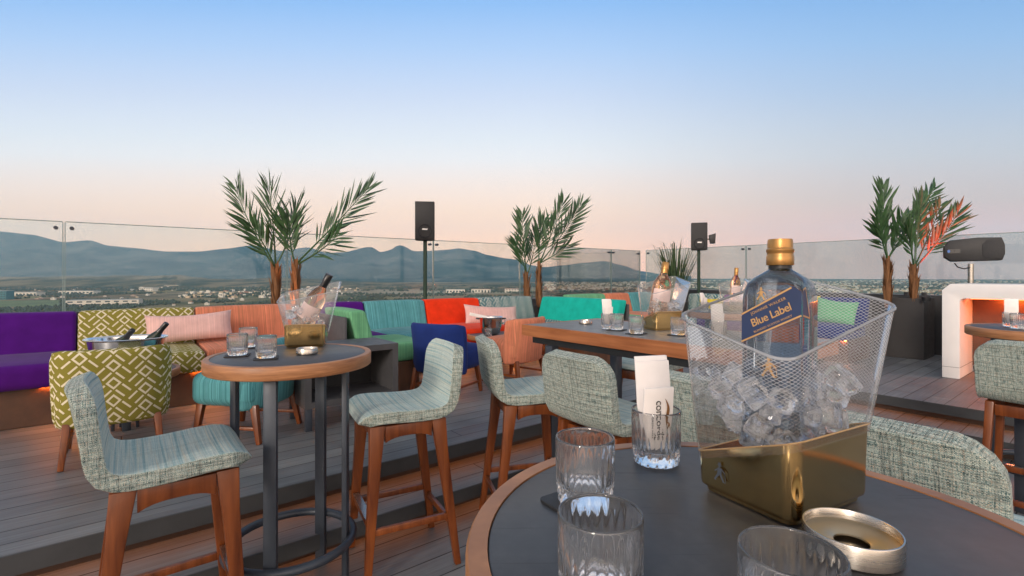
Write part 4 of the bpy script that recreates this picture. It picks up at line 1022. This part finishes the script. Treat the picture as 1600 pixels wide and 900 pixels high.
# ------------------------------------------------------------------ white desk
DP, DQ = 6.96, 1.29
t = thing('dj_desk', 'white arched desk glowing orange inside at the right edge', 'desk', W(DP, DQ, ZD), UA - PI / 2)   # local x = -q, y = p
b = MB(); Wd, Hd, lg, bt = 2.3, 1.01, .145, .155
outer = [(0, 0), (0, Hd - .07), (.07, Hd), (Wd - .07, Hd), (Wd, Hd - .07), (Wd, 0), (Wd - lg, 0), (Wd - lg, Hd - bt - .03), (Wd - lg - .03, Hd - bt), (lg + .03, Hd - bt), (lg + .01, Hd - bt - .01), (lg, Hd - bt - .03), (lg, 0)]
b.prism(outer, 0, .72, 'y'); b.build('body', 'white_paint', t, bevel=.006, smooth=30)
b = MB(); b.box(-.002, lg + .002, -.002, .722, .118, .121); b.build('groove', 'fascia', t, smooth=0)
b = MB(); b.box(lg + .002, Wd - lg - .002, .66, .69, .08, Hd - bt - .002); b.build('back_panel', 'plinth_wood', t, smooth=0)
b = MB(); b.box(lg + .25, Wd - lg - .1, .56, .60, Hd - bt - .02, Hd - bt - .002); b.build('light_strip', emit('led_desk', (1, .22, .03), 75), t, smooth=0)
b = MB(); b.box(lg + .03, lg + .5, .36, .39, Hd - bt - .014, Hd - bt - .002); b.build('light_strip', 'led_red', t, smooth=0)
v = W(7.35, .62, ZD + Hd + .002)
t = thing('dj_mixer', 'low black mixer console on top of the white desk', 'mixer', v, UA - PI / 2)
b = MB(); b.box(-.05, .8, -.17, .17, 0, .05); b.build('body', 'black_plastic', t, bevel=.005)
for k in range(8):
    b = MB(); b.lathe([(.012, 0), (.011, .018), (0, .02)], 12, (.0 + k * .1, -.08, .05)); b.build('knob', 'black_metal', t)

# ------------------------------------------------------------------ planters, palms, grass
def planter(label, p0, p1, q0, q1, h):
    t = thing('planter', label, 'planter', W(p0, q0, ZD), UA, 'dark planters')
    b = MB(); a_, c_ = p1 - p0, q1 - q0; k = .03
    b.box(0, a_, 0, c_, 0.002, h - .06); b.box(0, k, 0, c_, h - .06, h); b.box(a_ - k, a_, 0, c_, h - .06, h); b.box(k, a_ - k, 0, k, h - .06, h); b.box(k, a_ - k, c_ - k, c_, h - .06, h)
    b.build('box', 'planter', t, smooth=0)
    b = MB(); b.box(k + .001, a_ - k - .001, k + .001, c_ - k - .001, h - .059, h - .03); b.build('soil', 'soil', t, smooth=0)
def frond_mb(base, tip, sag, nl, ll, normal, seed, start=.24):
    rnd = random.Random(seed); base, tip = Vector(base), Vector(tip); ax = tip - base; L = ax.length
    ctrl = (base + tip) / 2 + Vector(sag); nrm = Vector(normal).normalized()
    def pt(u): return base * (1 - u) ** 2 + ctrl * 2 * u * (1 - u) + tip * u * u
    b = MB(); n = 14
    b.tube([pt(k / n) for k in range(n + 1)], [.011 * (1 - .85 * k / n) + .001 for k in range(n + 1)], 6)
    nl = int(nl * .95)
    for i in range(nl):
        u = start + (1 - start) * (i + .5 * rnd.random()) / nl
        p = pt(u); tg = (pt(min(1, u + .02)) - pt(u - .02)).normalized(); sd = tg.cross(nrm).normalized()
        prof = math.sin(PI * min(1, .18 + .72 * (u - start) / (1 - start))) ** .6
        for s in (-1, 1):
            ln = 1.12 * ll * prof * (.75 + .4 * rnd.random()); ang = R(18 + 20 * (1 - u) + rnd.uniform(-8, 8))
            d = (tg * math.cos(ang) + sd * s * math.sin(ang) + nrm * rnd.uniform(-.25, .25)).normalized()
            w = (.0155 + .006 * rnd.random()) * (.7 + .3 * prof)
            wd = (nrm * rnd.uniform(.2, .9) + sd * rnd.uniform(-.5, .5) + d.cross(nrm)).normalized(); wd = (wd - d * wd.dot(d)).normalized()
            fold = d.cross(wd) * w * .35
            droop = Vector((0, 0, -1)) * ln * rnd.uniform(.0, .10)
            c1, c2, c3 = p + d * ln * .35, p + d * ln * .7 + droop * .4, p + d * ln + droop
            vs = [p, c1 + wd * w + fold, c1, c1 - wd * w + fold, c2 + wd * w * .75 + fold, c2, c2 - wd * w * .75 + fold, c3]
            b.add(vs, [(0, 1, 2), (0, 2, 3), (1, 4, 5, 2), (2, 5, 6, 3), (4, 7, 5), (5, 7, 6)])
    return b
def palm(label, base, h, fronds, seed, rtrunk=.027):
    base = Vector(base); t = thing('palm_tree', label, 'palm tree', base, 0, 'potted palm trees'); rnd = random.Random(seed)
    b = MB(); n = 8
    b.tube([(0, 0, h * k / n) for k in range(n + 1)], [rtrunk * (1.05 - .1 * k / n + .05 * (k % 2)) for k in range(n + 1)], 9)
    for k in range(46):                                # fibrous sheaths round the trunk
        a_ = rnd.random() * 6.28; z = h * (.25 + .75 * rnd.random()); l = .14 + .16 * rnd.random(); r0 = rtrunk * .9
        d = Vector((math.cos(a_), math.sin(a_), 0)); s_ = Vector((-d.y, d.x, 0)) * (.010 + .016 * rnd.random())
        p0 = d * r0 + Vector((0, 0, z - l)); p1 = d * (r0 + .022) + Vector((0, 0, z - l * .3)); p2 = d * (r0 + .016 + .055 * rnd.random()) + Vector((0, 0, z + l * .25))
        b.add([p0 - s_, p0 + s_, p1 + s_ * 1.1, p1 - s_ * 1.1, p2], [(0, 1, 2, 3), (3, 2, 4)])
    b.build('trunk', 'palm_trunk', t, smooth=50)
    for i, (tip, sag, nl, ll, nrm) in enumerate(fronds):
        fb = Vector((0, 0, h - .03 - .05 * rnd.random()))
        frond_mb(fb, Vector(tip) - base, sag, nl, ll, nrm, seed * 31 + i).build('frond', 'frond_green', t, smooth=0, fixn=False)
    return t
def palm_at(label, px, pbase, ptop, Y, tips, seed, ll=.36, zb=None):
    v = D(px, ptop, Y); zbase = zb if zb is not None else 1.0
    fr = []
    rnd = random.Random(seed)
    for (tx, ty, dy, sx, nl, k) in tips:
        tip = D(tx, ty, Y + dy); nrm = (rnd.uniform(-.45, .45) + k, -1, rnd.uniform(-.1, .35))
        fr.append((tip, (sx, 0, .03), nl, ll, nrm))
    return palm(label, (v.x, v.y, zbase), v.z - zbase, fr, seed)
YL = 5.80
planter('dark planter box behind the coral sofa under the left palms', .95, 2.1, 6.0, 6.5, .62)
palm_at('left palm of the left pair, fronds spread to the upper left', 431, 480, 412, YL, [(368, 292, .15, -.10, 20, .1), (420, 290, -.1, .02, 19, -.2), (392, 352, -.25, .03, 12, .2), (462, 322, .2, .1, 15, .3)], 3, .38, .89)
palm_at('right palm of the left pair, one long frond arching to the right', 462, 480, 405, YL - .03, [(577, 292, .1, .06, 24, -.1), (452, 345, -.1, -.05, 14, .2), (528, 366, -.3, .14, 10, .0)], 5, .36, .89)
v = W(5.3, 6.02)
planter('dark planter box under the two middle palms behind the blue diamond sofa', 4.55, 5.75, 6.0, 6.5, .62)
palm_at('left palm of the middle pair, short and upright', 823, 462, 425, 7.95, [(816, 334, 0, -.03, 20, .2), (806, 378, -.2, .02, 12, 0), (836, 362, .2, .08, 12, .3)], 8, .34, .89)
palm_at('right palm of the middle pair, leaning to the right', 842, 462, 408, 8.0, [(908, 318, .1, .10, 24, -.1), (880, 316, -.15, .03, 18, .2), (885, 385, .1, .10, 11, 0), (850, 345, .2, -.05, 12, .3)], 9, .38, .89)
planter('tall dark planter box under the two palms beside the white desk', 8.16, 8.70, 1.69, 2.45, .80)
palm_at('left palm in the tall dark planter, green upright fronds', 1387, 467, 400, 6.62, [(1381, 292, 0, -.04, 22, .15), (1372, 345, -.25, -.03, 14, .1), (1462, 292, .2, .03, 20, -.1), (1408, 345, -.1, .05, 13, .3)], 12, .34, 1.065)
palm_at('right palm in the tall dark planter, fronds lit red', 1428, 467, 412, 6.50, [(1498, 330, -.1, .10, 19, -.1), (1440, 312, .1, .0, 17, .2), (1470, 320, .25, .05, 17, 0), (1420, 350, -.2, -.02, 12, .3)], 14, .34, 1.065)
t = thing('ornamental_grass', 'tall spiky green grass plant in the far corner', 'plant', D(1056, 455, 8.6), 0); t.location.z = .95
rnd = random.Random(5); b = MB()
for k in range(150):
    a_ = rnd.random() * 6.28; r0 = rnd.random() * .16; l = .60 + .60 * rnd.random(); sp = (.1 + .62 * rnd.random()) * l
    d = Vector((math.cos(a_), math.sin(a_), 0)); p = d * r0; wv = Vector((-d.y, d.x, 0)) * .008
    pts = [p, p + d * sp * .25 + Vector((0, 0, l * .5)), p + d * sp * .6 + Vector((0, 0, l * .85)), p + d * sp * 1.15 + Vector((0, 0, l * (1.0 - .25 * rnd.random())))]
    b.add([pts[0] - wv, pts[0] + wv, pts[1] - wv, pts[1] + wv, pts[2] - wv * .7, pts[2] + wv * .7, pts[3]], [(0, 1, 3, 2), (2, 3, 5, 4), (4, 5, 6)])
b.build('blades', 'grass_green', t, smooth=0, fixn=False)
b = MB(); b.lathe([(0, -.64), (.17, -.64), (.21, 0), (.19, .01), (.18, -.03), (0, -.03)], 28); b.build('pot', 'planter', t)

def uplight(label, loc, aim, col, power, size=50):
    t = thing('uplight', label, 'lamp', loc, 0, 'small uplights in the planters')
    b = MB(); b.lathe([(0, 0), (.045, 0), (.05, .05), (.04, .055), (.036, .03), (0, .03)], 20); b.build('housing', 'black_metal', t)
    l = bpy.data.lights.new('spot', 'SPOT'); l.energy = power; l.color = col; l.spot_size = R(size); l.spot_blend = .5; l.shadow_soft_size = .03
    o = bpy.data.objects.new('spot', l); COL.objects.link(o); o.parent = t; o.location = (0, 0, .06)
    o.rotation_euler = (Vector(aim) - Vector(loc) - Vector((0, 0, .06))).to_track_quat('-Z', 'Y').to_euler()
v = D(1462, 467, 6.30); v.z = ZD + .772; uplight('small red uplight in the planter beside the white desk', (v.x - .12, v.y, v.z), D(1478, 345, 6.5), (1, .003, .002), 1900, 36)
v = D(450, 470, 5.62); v.z = .90; uplight('small orange uplight at the foot of the left palms', v, D(462, 405, YL - .03), (1, .35, .08), 12, 60)

# ------------------------------------------------------------------ the land beyond
ZG = -70.0
def ground():
    g = G('plain_ground', .95, spec=.1); v = g.co()
    n1 = g.noise(v, .0011, 5, .6); n2 = g.noise(g.map(v, (1, .35, 1)), .006, 4, .6); cell = g.voro(g.map(v, (1, .6, 1)), .0042, 'Color')
    f = g.math('ADD', g.math('MULTIPLY', n1, .6), g.math('MULTIPLY', n2, .5))
    c = g.ramp(f, [(.38, (.05, .058, .025)), (.46, (.11, .11, .055)), (.52, (.24, .18, .10)), (.60, (.36, .265, .155)), (.70, (.17, .16, .08))])
    c = g.mix(.35, c, g.mix(.7, cell, (.18, .16, .10)), 'OVERLAY')
    g.color(c); M['plain'] = g.m
ground()
b = MB(); n = 64; RB = 13500
rings = [0, 300, 800, 1500, 2500, 4000, 6500, 9500, RB]
vs = []
for r in rings[1:]:
    for k in range(n): a_ = 2 * PI * k / n; vs.append((r * math.cos(a_), r * math.sin(a_), ZG))
vs = [(0, 0, ZG)] + vs; fs = [(0, 1 + k, 1 + (k + 1) % n) for k in range(n)]
for i in range(len(rings) - 2):
    for k in range(n): fs.append((1 + i * n + k, 1 + (i + 1) * n + k, 1 + (i + 1) * n + (k + 1) % n, 1 + i * n + (k + 1) % n))
b.add(vs, fs); o = b.build('ground', 'plain', smooth=0); o['kind'] = 'structure'

RIDGE = [(-520, 372), (-300, 352), (-120, 348), (0, 360), (50, 365), (100, 377), (140, 374), (170, 383), (205, 386), (260, 392), (310, 392), (350, 388), (395, 382), (440, 391), (480, 385), (510, 394), (540, 393), (556, 389), (568, 385.5), (580, 384.5), (595, 393), (611, 389.5), (617, 384), (627, 381.5), (636, 386), (646, 391.5), (665, 391), (700, 389), (716, 387), (742, 391), (762, 398), (790, 403), (810, 405), (830, 414), (850, 417), (880, 414), (910, 410), (945, 407), (972, 414), (1000, 423), (1040, 429), (1080, 431)]
def ridge_h(px):
    for (x0, y0), (x1, y1) in zip(RIDGE[:-1], RIDGE[1:]):
        if x0 <= px <= x1:
            u = (px - x0) / (x1 - x0); u = u * u * (3 - 2 * u) * .5 + u * .5; return y0 + (y1 - y0) * u
    return 432
def mountain_mat():
    g = G('mountain_slope', 1.0, spec=0.0); v = g.co(); n = g.noise(v, .0016, 6, .62)
    g.color(g.ramp(n, [(.36, (.012, .026, .026)), (.50, (.040, .060, .055)), (.62, (.12, .12, .10))])); M['mountain'] = g.m
mountain_mat()
b = MB(); na, nr = 260, 36; vs = []
R0, RP, R1 = 6200., 9800., 12600.
for j in range(nr + 1):
    r = R0 + (R1 - R0) * j / nr
    for i in range(na + 1):
        px = -520 + 1600 * i / na; x = (px - CX) / FPX
        Yd = r * .9; X = x * Yd
        hp = max(0, (YH - ridge_h(px)) / FPX * RP * .9 + 71)
        u = (r - R0) / (RP - R0) if r < RP else 1 - (r - RP) / (R1 - RP)
        s = max(0, u); s = s ** 1.7 if r < RP else s * s * (3 - 2 * s)
        nz = noise.fractal(Vector((X * .0009, Yd * .0009, 0)), 1, 2, 5) * .16 + abs(noise.noise(Vector((X * .0022, Yd * .0006, 4)))) * .14 - .05
        z = ZG - 2 + hp * (s + nz * s * (1 - s) * 3.2)
        vs.append((X, Yd, z))
fs = [(j * (na + 1) + i, j * (na + 1) + i + 1, (j + 1) * (na + 1) + i + 1, (j + 1) * (na + 1) + i) for j in range(nr) for i in range(na)]
b.add(vs, fs); o = b.build('mountains', 'mountain', smooth=180, fixn=False); o['kind'] = 'structure'
# low wooded foothills in front of the mountains
def scrub():
    g = G('foothill_scrub', .95, spec=.1); v = g.co(); n = g.noise(g.map(v, (1, .5, 1)), .006, 6, .65); n2 = g.noise(v, .0012, 3)
    f = g.math('ADD', g.math('MULTIPLY', n, .7), g.math('MULTIPLY', n2, .3))
    g.color(g.ramp(f, [(.36, (.028, .040, .018)), (.46, (.075, .070, .034)), (.53, (.20, .15, .080)), (.66, (.34, .24, .14))])); M['foothill_scrub'] = g.m
scrub()
b = MB(); vs = []; na, nr = 200, 16
for j in range(nr + 1):
    r = 2900 + 2600 * j / nr
    for i in range(na + 1):
        px = -500 + 1500 * i / na; x = (px - CX) / FPX; X = x * r; u = j / nr; env = math.sin(PI * u) * max(0, min(1, (860 - px) / 420)) * min(1, .35 + .65 * max(0, (700 - px) / 500))
        h = 92 * env * (.72 + .5 * noise.fractal(Vector((X * .0012, r * .001, 2)), 1, 2, 4))
        vs.append((X, r, ZG - 1 + max(0, h)))
b.add(vs, [(j * (na + 1) + i, j * (na + 1) + i + 1, (j + 1) * (na + 1) + i + 1, (j + 1) * (na + 1) + i) for j in range(nr) for i in range(na)])
o = b.build('foothills', 'foothill_scrub', smooth=180, fixn=False); o['kind'] = 'structure'

# fields (flat sheets a little above the plain)
plain('field_green', (.13, .17, .06), .9, scale=.01); plain('field_tan', (.30, .23, .14), .9, scale=.01)
def town_soil():
    g = G('town_soil', .95, spec=.1); v = g.co(); n = g.noise(g.map(v, (1, .35, 1)), .012, 6, .7)
    g.color(g.ramp(n, [(.36, (.045, .048, .022)), (.47, (.12, .095, .05)), (.56, (.36, .26, .16)), (.66, (.14, .11, .06))])); M['town_soil'] = g.m
town_soil()
def field(name, mat, pts, lift):
    b = MB(); b.add([(*P(px, py, ZG).xy, ZG + lift) for px, py in pts], [tuple(range(len(pts)))]); o = b.build(name, mat, smooth=0); o['kind'] = 'structure'
# trees of the plain: far-off mass
rnd = random.Random(11)
def blob(b, c, r, rnd):
    vs = []
    for (x, y, z) in ((1, 0, 0), (.3, .95, 0), (-.8, .58, 0), (-.8, -.58, 0), (.3, -.95, 0)):
        k = r * rnd.uniform(.7, 1.2); vs.append(c + Vector((x * k, y * k, r * rnd.uniform(.3, .7))))
    vs.append(c + Vector((rnd.uniform(-.3, .3) * r, rnd.uniform(-.3, .3) * r, r * rnd.uniform(1.2, 1.7)))); vs.append(c + Vector((0, 0, -.1 * r)))
    b.add(vs, [(i, (i + 1) % 5, 5) for i in range(5)] + [((i + 1) % 5, i, 6) for i in range(5)])
field('town_ground', 'town_soil', [(820, 470), (1900, 470), (1750, 437.4), (880, 437.8)], .25)
b = MB(); cnt = 0
while cnt < 13000:
    d = 850 + 3600 * rnd.random() ** 1.25; px = rnd.uniform(-350, 1900); x = (px - CX) / FPX * d
    den = noise.noise(Vector((x * .0035, d * .0035, 0))) + .5 * noise.noise(Vector((x * .012, d * .009, 3)))
    if den < .02 + (.12 if px > 900 else .10 if px > 480 else 0): continue
    if d < 1500 and px < 95 and d > 1120: continue
    if px > 840 and d > 1250 and rnd.random() < .82: continue
    blob(b, Vector((x, d, ZG)), rnd.uniform(2.8, 6.2) * (1 + .25 * (d > 2200)), rnd); cnt += 1
o = b.build('distant_trees', 'olive_tree', smooth=0, fixn=False); tag(o, 'scattered dark trees covering the plain beyond the glass', 'trees', None, 'stuff')

field('green_field', 'field_green', [(-120, 482), (98, 478), (96, 469), (-120, 471)], .30)
field('tan_field', 'field_tan', [(275, 459), (420, 457), (420, 453), (300, 455)], .35)
field('tan_field', 'field_tan', [(520, 462), (800, 459), (780, 452), (540, 453)], .40)

# buildings of the plain
for nm, c in (('wall_white', (.74, .64, .53)), ('wall_cream', (.60, .44, .28)), ('wall_pink', (.48, .30, .21)), ('wall_teal', (.05, .16, .18)), ('roof_grey', (.42, .41, .40)), ('roof_tile', (.32, .16, .10))):
    plain(nm, c, .8, var=.06, scale=.2)
plain('window_dark', (.05, .06, .07), .2, var=.05, scale=.5)
def far_block(name, label, px, py, w, dpt, h, rz, wall, roof, rows, cols, group=None):
    v = P(px, py, ZG); t = thing(name, label, 'building', v, rz, group)
    b = MB(); b.box(-w / 2, w / 2, -dpt / 2, dpt / 2, 0, h); b.build('wall', wall, t, smooth=0)
    b = MB(); b.box(-w / 2 - .5, w / 2 + .5, -dpt / 2 - .5, dpt / 2 + .5, h, h + .9); b.build('roof', roof, t, smooth=0)
    for r in range(rows):
        for c in range(cols):
            x = -w / 2 + w * (c + .5) / cols; z = h * (r + .5) / rows; b = MB()
            b.box(x - w / cols * .28, x + w / cols * .28, -dpt / 2 - .25, -dpt / 2 - .02, z - h / rows * .22, z + h / rows * .22); b.build('window', 'window_dark', t, smooth=0)
    return t
far_block('warehouse', 'long low white building on the plain behind the purple sofa', 165, 477, 140, 38, 13, R(24), 'wall_white', 'roof_grey', 2, 8)
far_block('office_building', 'dark teal glass building at the left edge of the plain', 4, 468, 40, 30, 26, R(10), 'wall_teal', 'roof_grey', 4, 5)
far_block('warehouse', 'low white sheds by the teal glass building', 42, 462, 90, 40, 12, R(8), 'wall_white', 'roof_grey', 1, 8)
far_block('warehouse', 'white building row above the long low building', 125, 459, 130, 40, 11, R(4), 'wall_white', 'roof_grey', 1, 9)
far_block('hotel_building', 'white buildings on the plain left of the left palms', 232, 455, 70, 30, 16, R(-6), 'wall_white', 'roof_grey', 2, 6)
far_block('hotel_building', 'pale buildings near the foothills left of the left palms', 270, 449, 80, 30, 14, R(5), 'wall_cream', 'roof_grey', 2, 6)
far_block('warehouse', 'white building right of the speaker pole on the plain', 712, 458, 75, 40, 15, R(4), 'wall_white', 'roof_grey', 1, 6)
far_block('warehouse', 'white building left of the middle palms on the plain', 752, 457, 80, 40, 14, R(-3), 'wall_white', 'roof_tile', 1, 6)
far_block('hotel_building', 'pink roofed white building beside the middle palms', 800, 457, 60, 40, 16, R(6), 'wall_white', 'roof_tile', 2, 5)
def house_mesh(k):
    r = random.Random(k); w, d, h = r.uniform(9, 16), r.uniform(8, 12), r.uniform(4, 8.5); b = MB()
    b.box(-w / 2, w / 2, -d / 2, d / 2, 0, h, 0)
    if k % 3: b.box(-w / 2 - .3, w / 2 + .3, -d / 2 - .3, d / 2 + .3, h, h + .5, 1); b.box(-w * .3, w * .1, -d * .2, d * .3, h + .5, h + 2.8, 0)
    else: b.prism([(-d / 2 - .4, h), (d / 2 + .4, h), (0, h + 2.6)], -w / 2 - .4, w / 2 + .4, 'x', 1)
    for c in range(3): x = -w / 2 + w * (c + .5) / 3; b.box(x - 1, x + 1, -d / 2 - .12, -d / 2 - .02, h * .35, h * .35 + 1.8, 2)
    me = b.build('town_house', [['wall_white', 'wall_cream', 'wall_pink'][k % 5 % 3], 'roof_tile' if k % 3 == 0 else 'roof_grey', 'window_dark'], smooth=0)
    data = me.data; bpy.data.objects.remove(me); return data
HM = [house_mesh(k) for k in range(9)]
rnd = random.Random(21)
ZONES = [((0, 240), (446, 470), 24, 'pale house on the plain at the left, seen through the glass', 'houses on the left plain'),
         ((240, 560), (446, 478), 42, 'pale house among trees behind the left palms', 'houses behind the left palms'),
         ((860, 1010), (441, 458), 75, 'pale house of the town behind the far green sofa', 'houses of the town beyond the far sofas'),
         ((1090, 1470), (439, 464), 105, 'pale house of the town behind the palms in the dark planter', 'houses of the town at the right')]
for (x0, x1), (y0, y1), cnt, lab, grp in ZONES:
    for k in range(cnt):
        v = P(rnd.uniform(x0, x1), y0 + (y1 - y0) * rnd.random() ** .8, ZG); o = bpy.data.objects.new('town_house', rnd.choice(HM)); COL.objects.link(o)
        s = max(.7, v.y / 3600) * rnd.uniform(.8, 1.3); o.location = v; o.rotation_euler = (0, 0, rnd.uniform(-.5, .5)); o.scale = (s, s, s * .9); tag(o, lab, 'house', grp)
b = MB()
for k in range(3600):
    px = rnd.choice((rnd.uniform(850, 1010), rnd.uniform(1000, 1950), rnd.uniform(1050, 1900), rnd.uniform(200, 560) if k % 3 == 0 else rnd.uniform(1040, 1500)))
    py = 438.5 + (20 if px > 1000 else 15) * rnd.random() ** 1.5
    if px < 800: py = 446 + 20 * rnd.random()
    v = P(px, py, ZG)
    if noise.noise(Vector((v.x * .0016, v.y * .0011, 9))) < (-.12 if px > 800 else .1): continue
    s = rnd.uniform(7, 15) * max(1, v.y / 4200); h = rnd.uniform(4, 9) * max(1, v.y / 6000)
    m = Matrix.Translation(v) @ Matrix.Rotation(rnd.uniform(-.6, .6), 4, 'Z')
    b.box(-s / 2, s / 2, -s * .4, s * .4, 0, h, rnd.choice((0, 0, 0, 1, 1, 2)), mtx=m)
o = b.build('distant_town', ['wall_white', 'wall_cream', 'roof_tile'], smooth=0, fixn=False); tag(o, 'far-off pale town spread over the plain to the right', 'town', None, 'stuff')

# ------------------------------------------------------------------ haze
HZ = bpy.data.materials.new('haze_air'); HZ.use_nodes = True; nt = HZ.node_tree; nt.nodes.clear()
pv = nt.nodes.new('ShaderNodeVolumePrincipled'); pv.inputs['Color'].default_value = (.36, .73, 1.0, 1); pv.inputs['Density'].default_value = 4.5e-5; pv.inputs['Anisotropy'].default_value = 0.0
no = nt.nodes.new('ShaderNodeOutputMaterial'); nt.links.new(pv.outputs[0], no.inputs['Volume']); M['haze'] = HZ
b = MB(); b.box(-13600, 13600, -13600, 13600, ZG - 5, 1350); o = b.build('haze', 'haze', smooth=0); tag(o, 'pale blue haze hanging over the plain and mountains', 'haze', None, 'stuff')
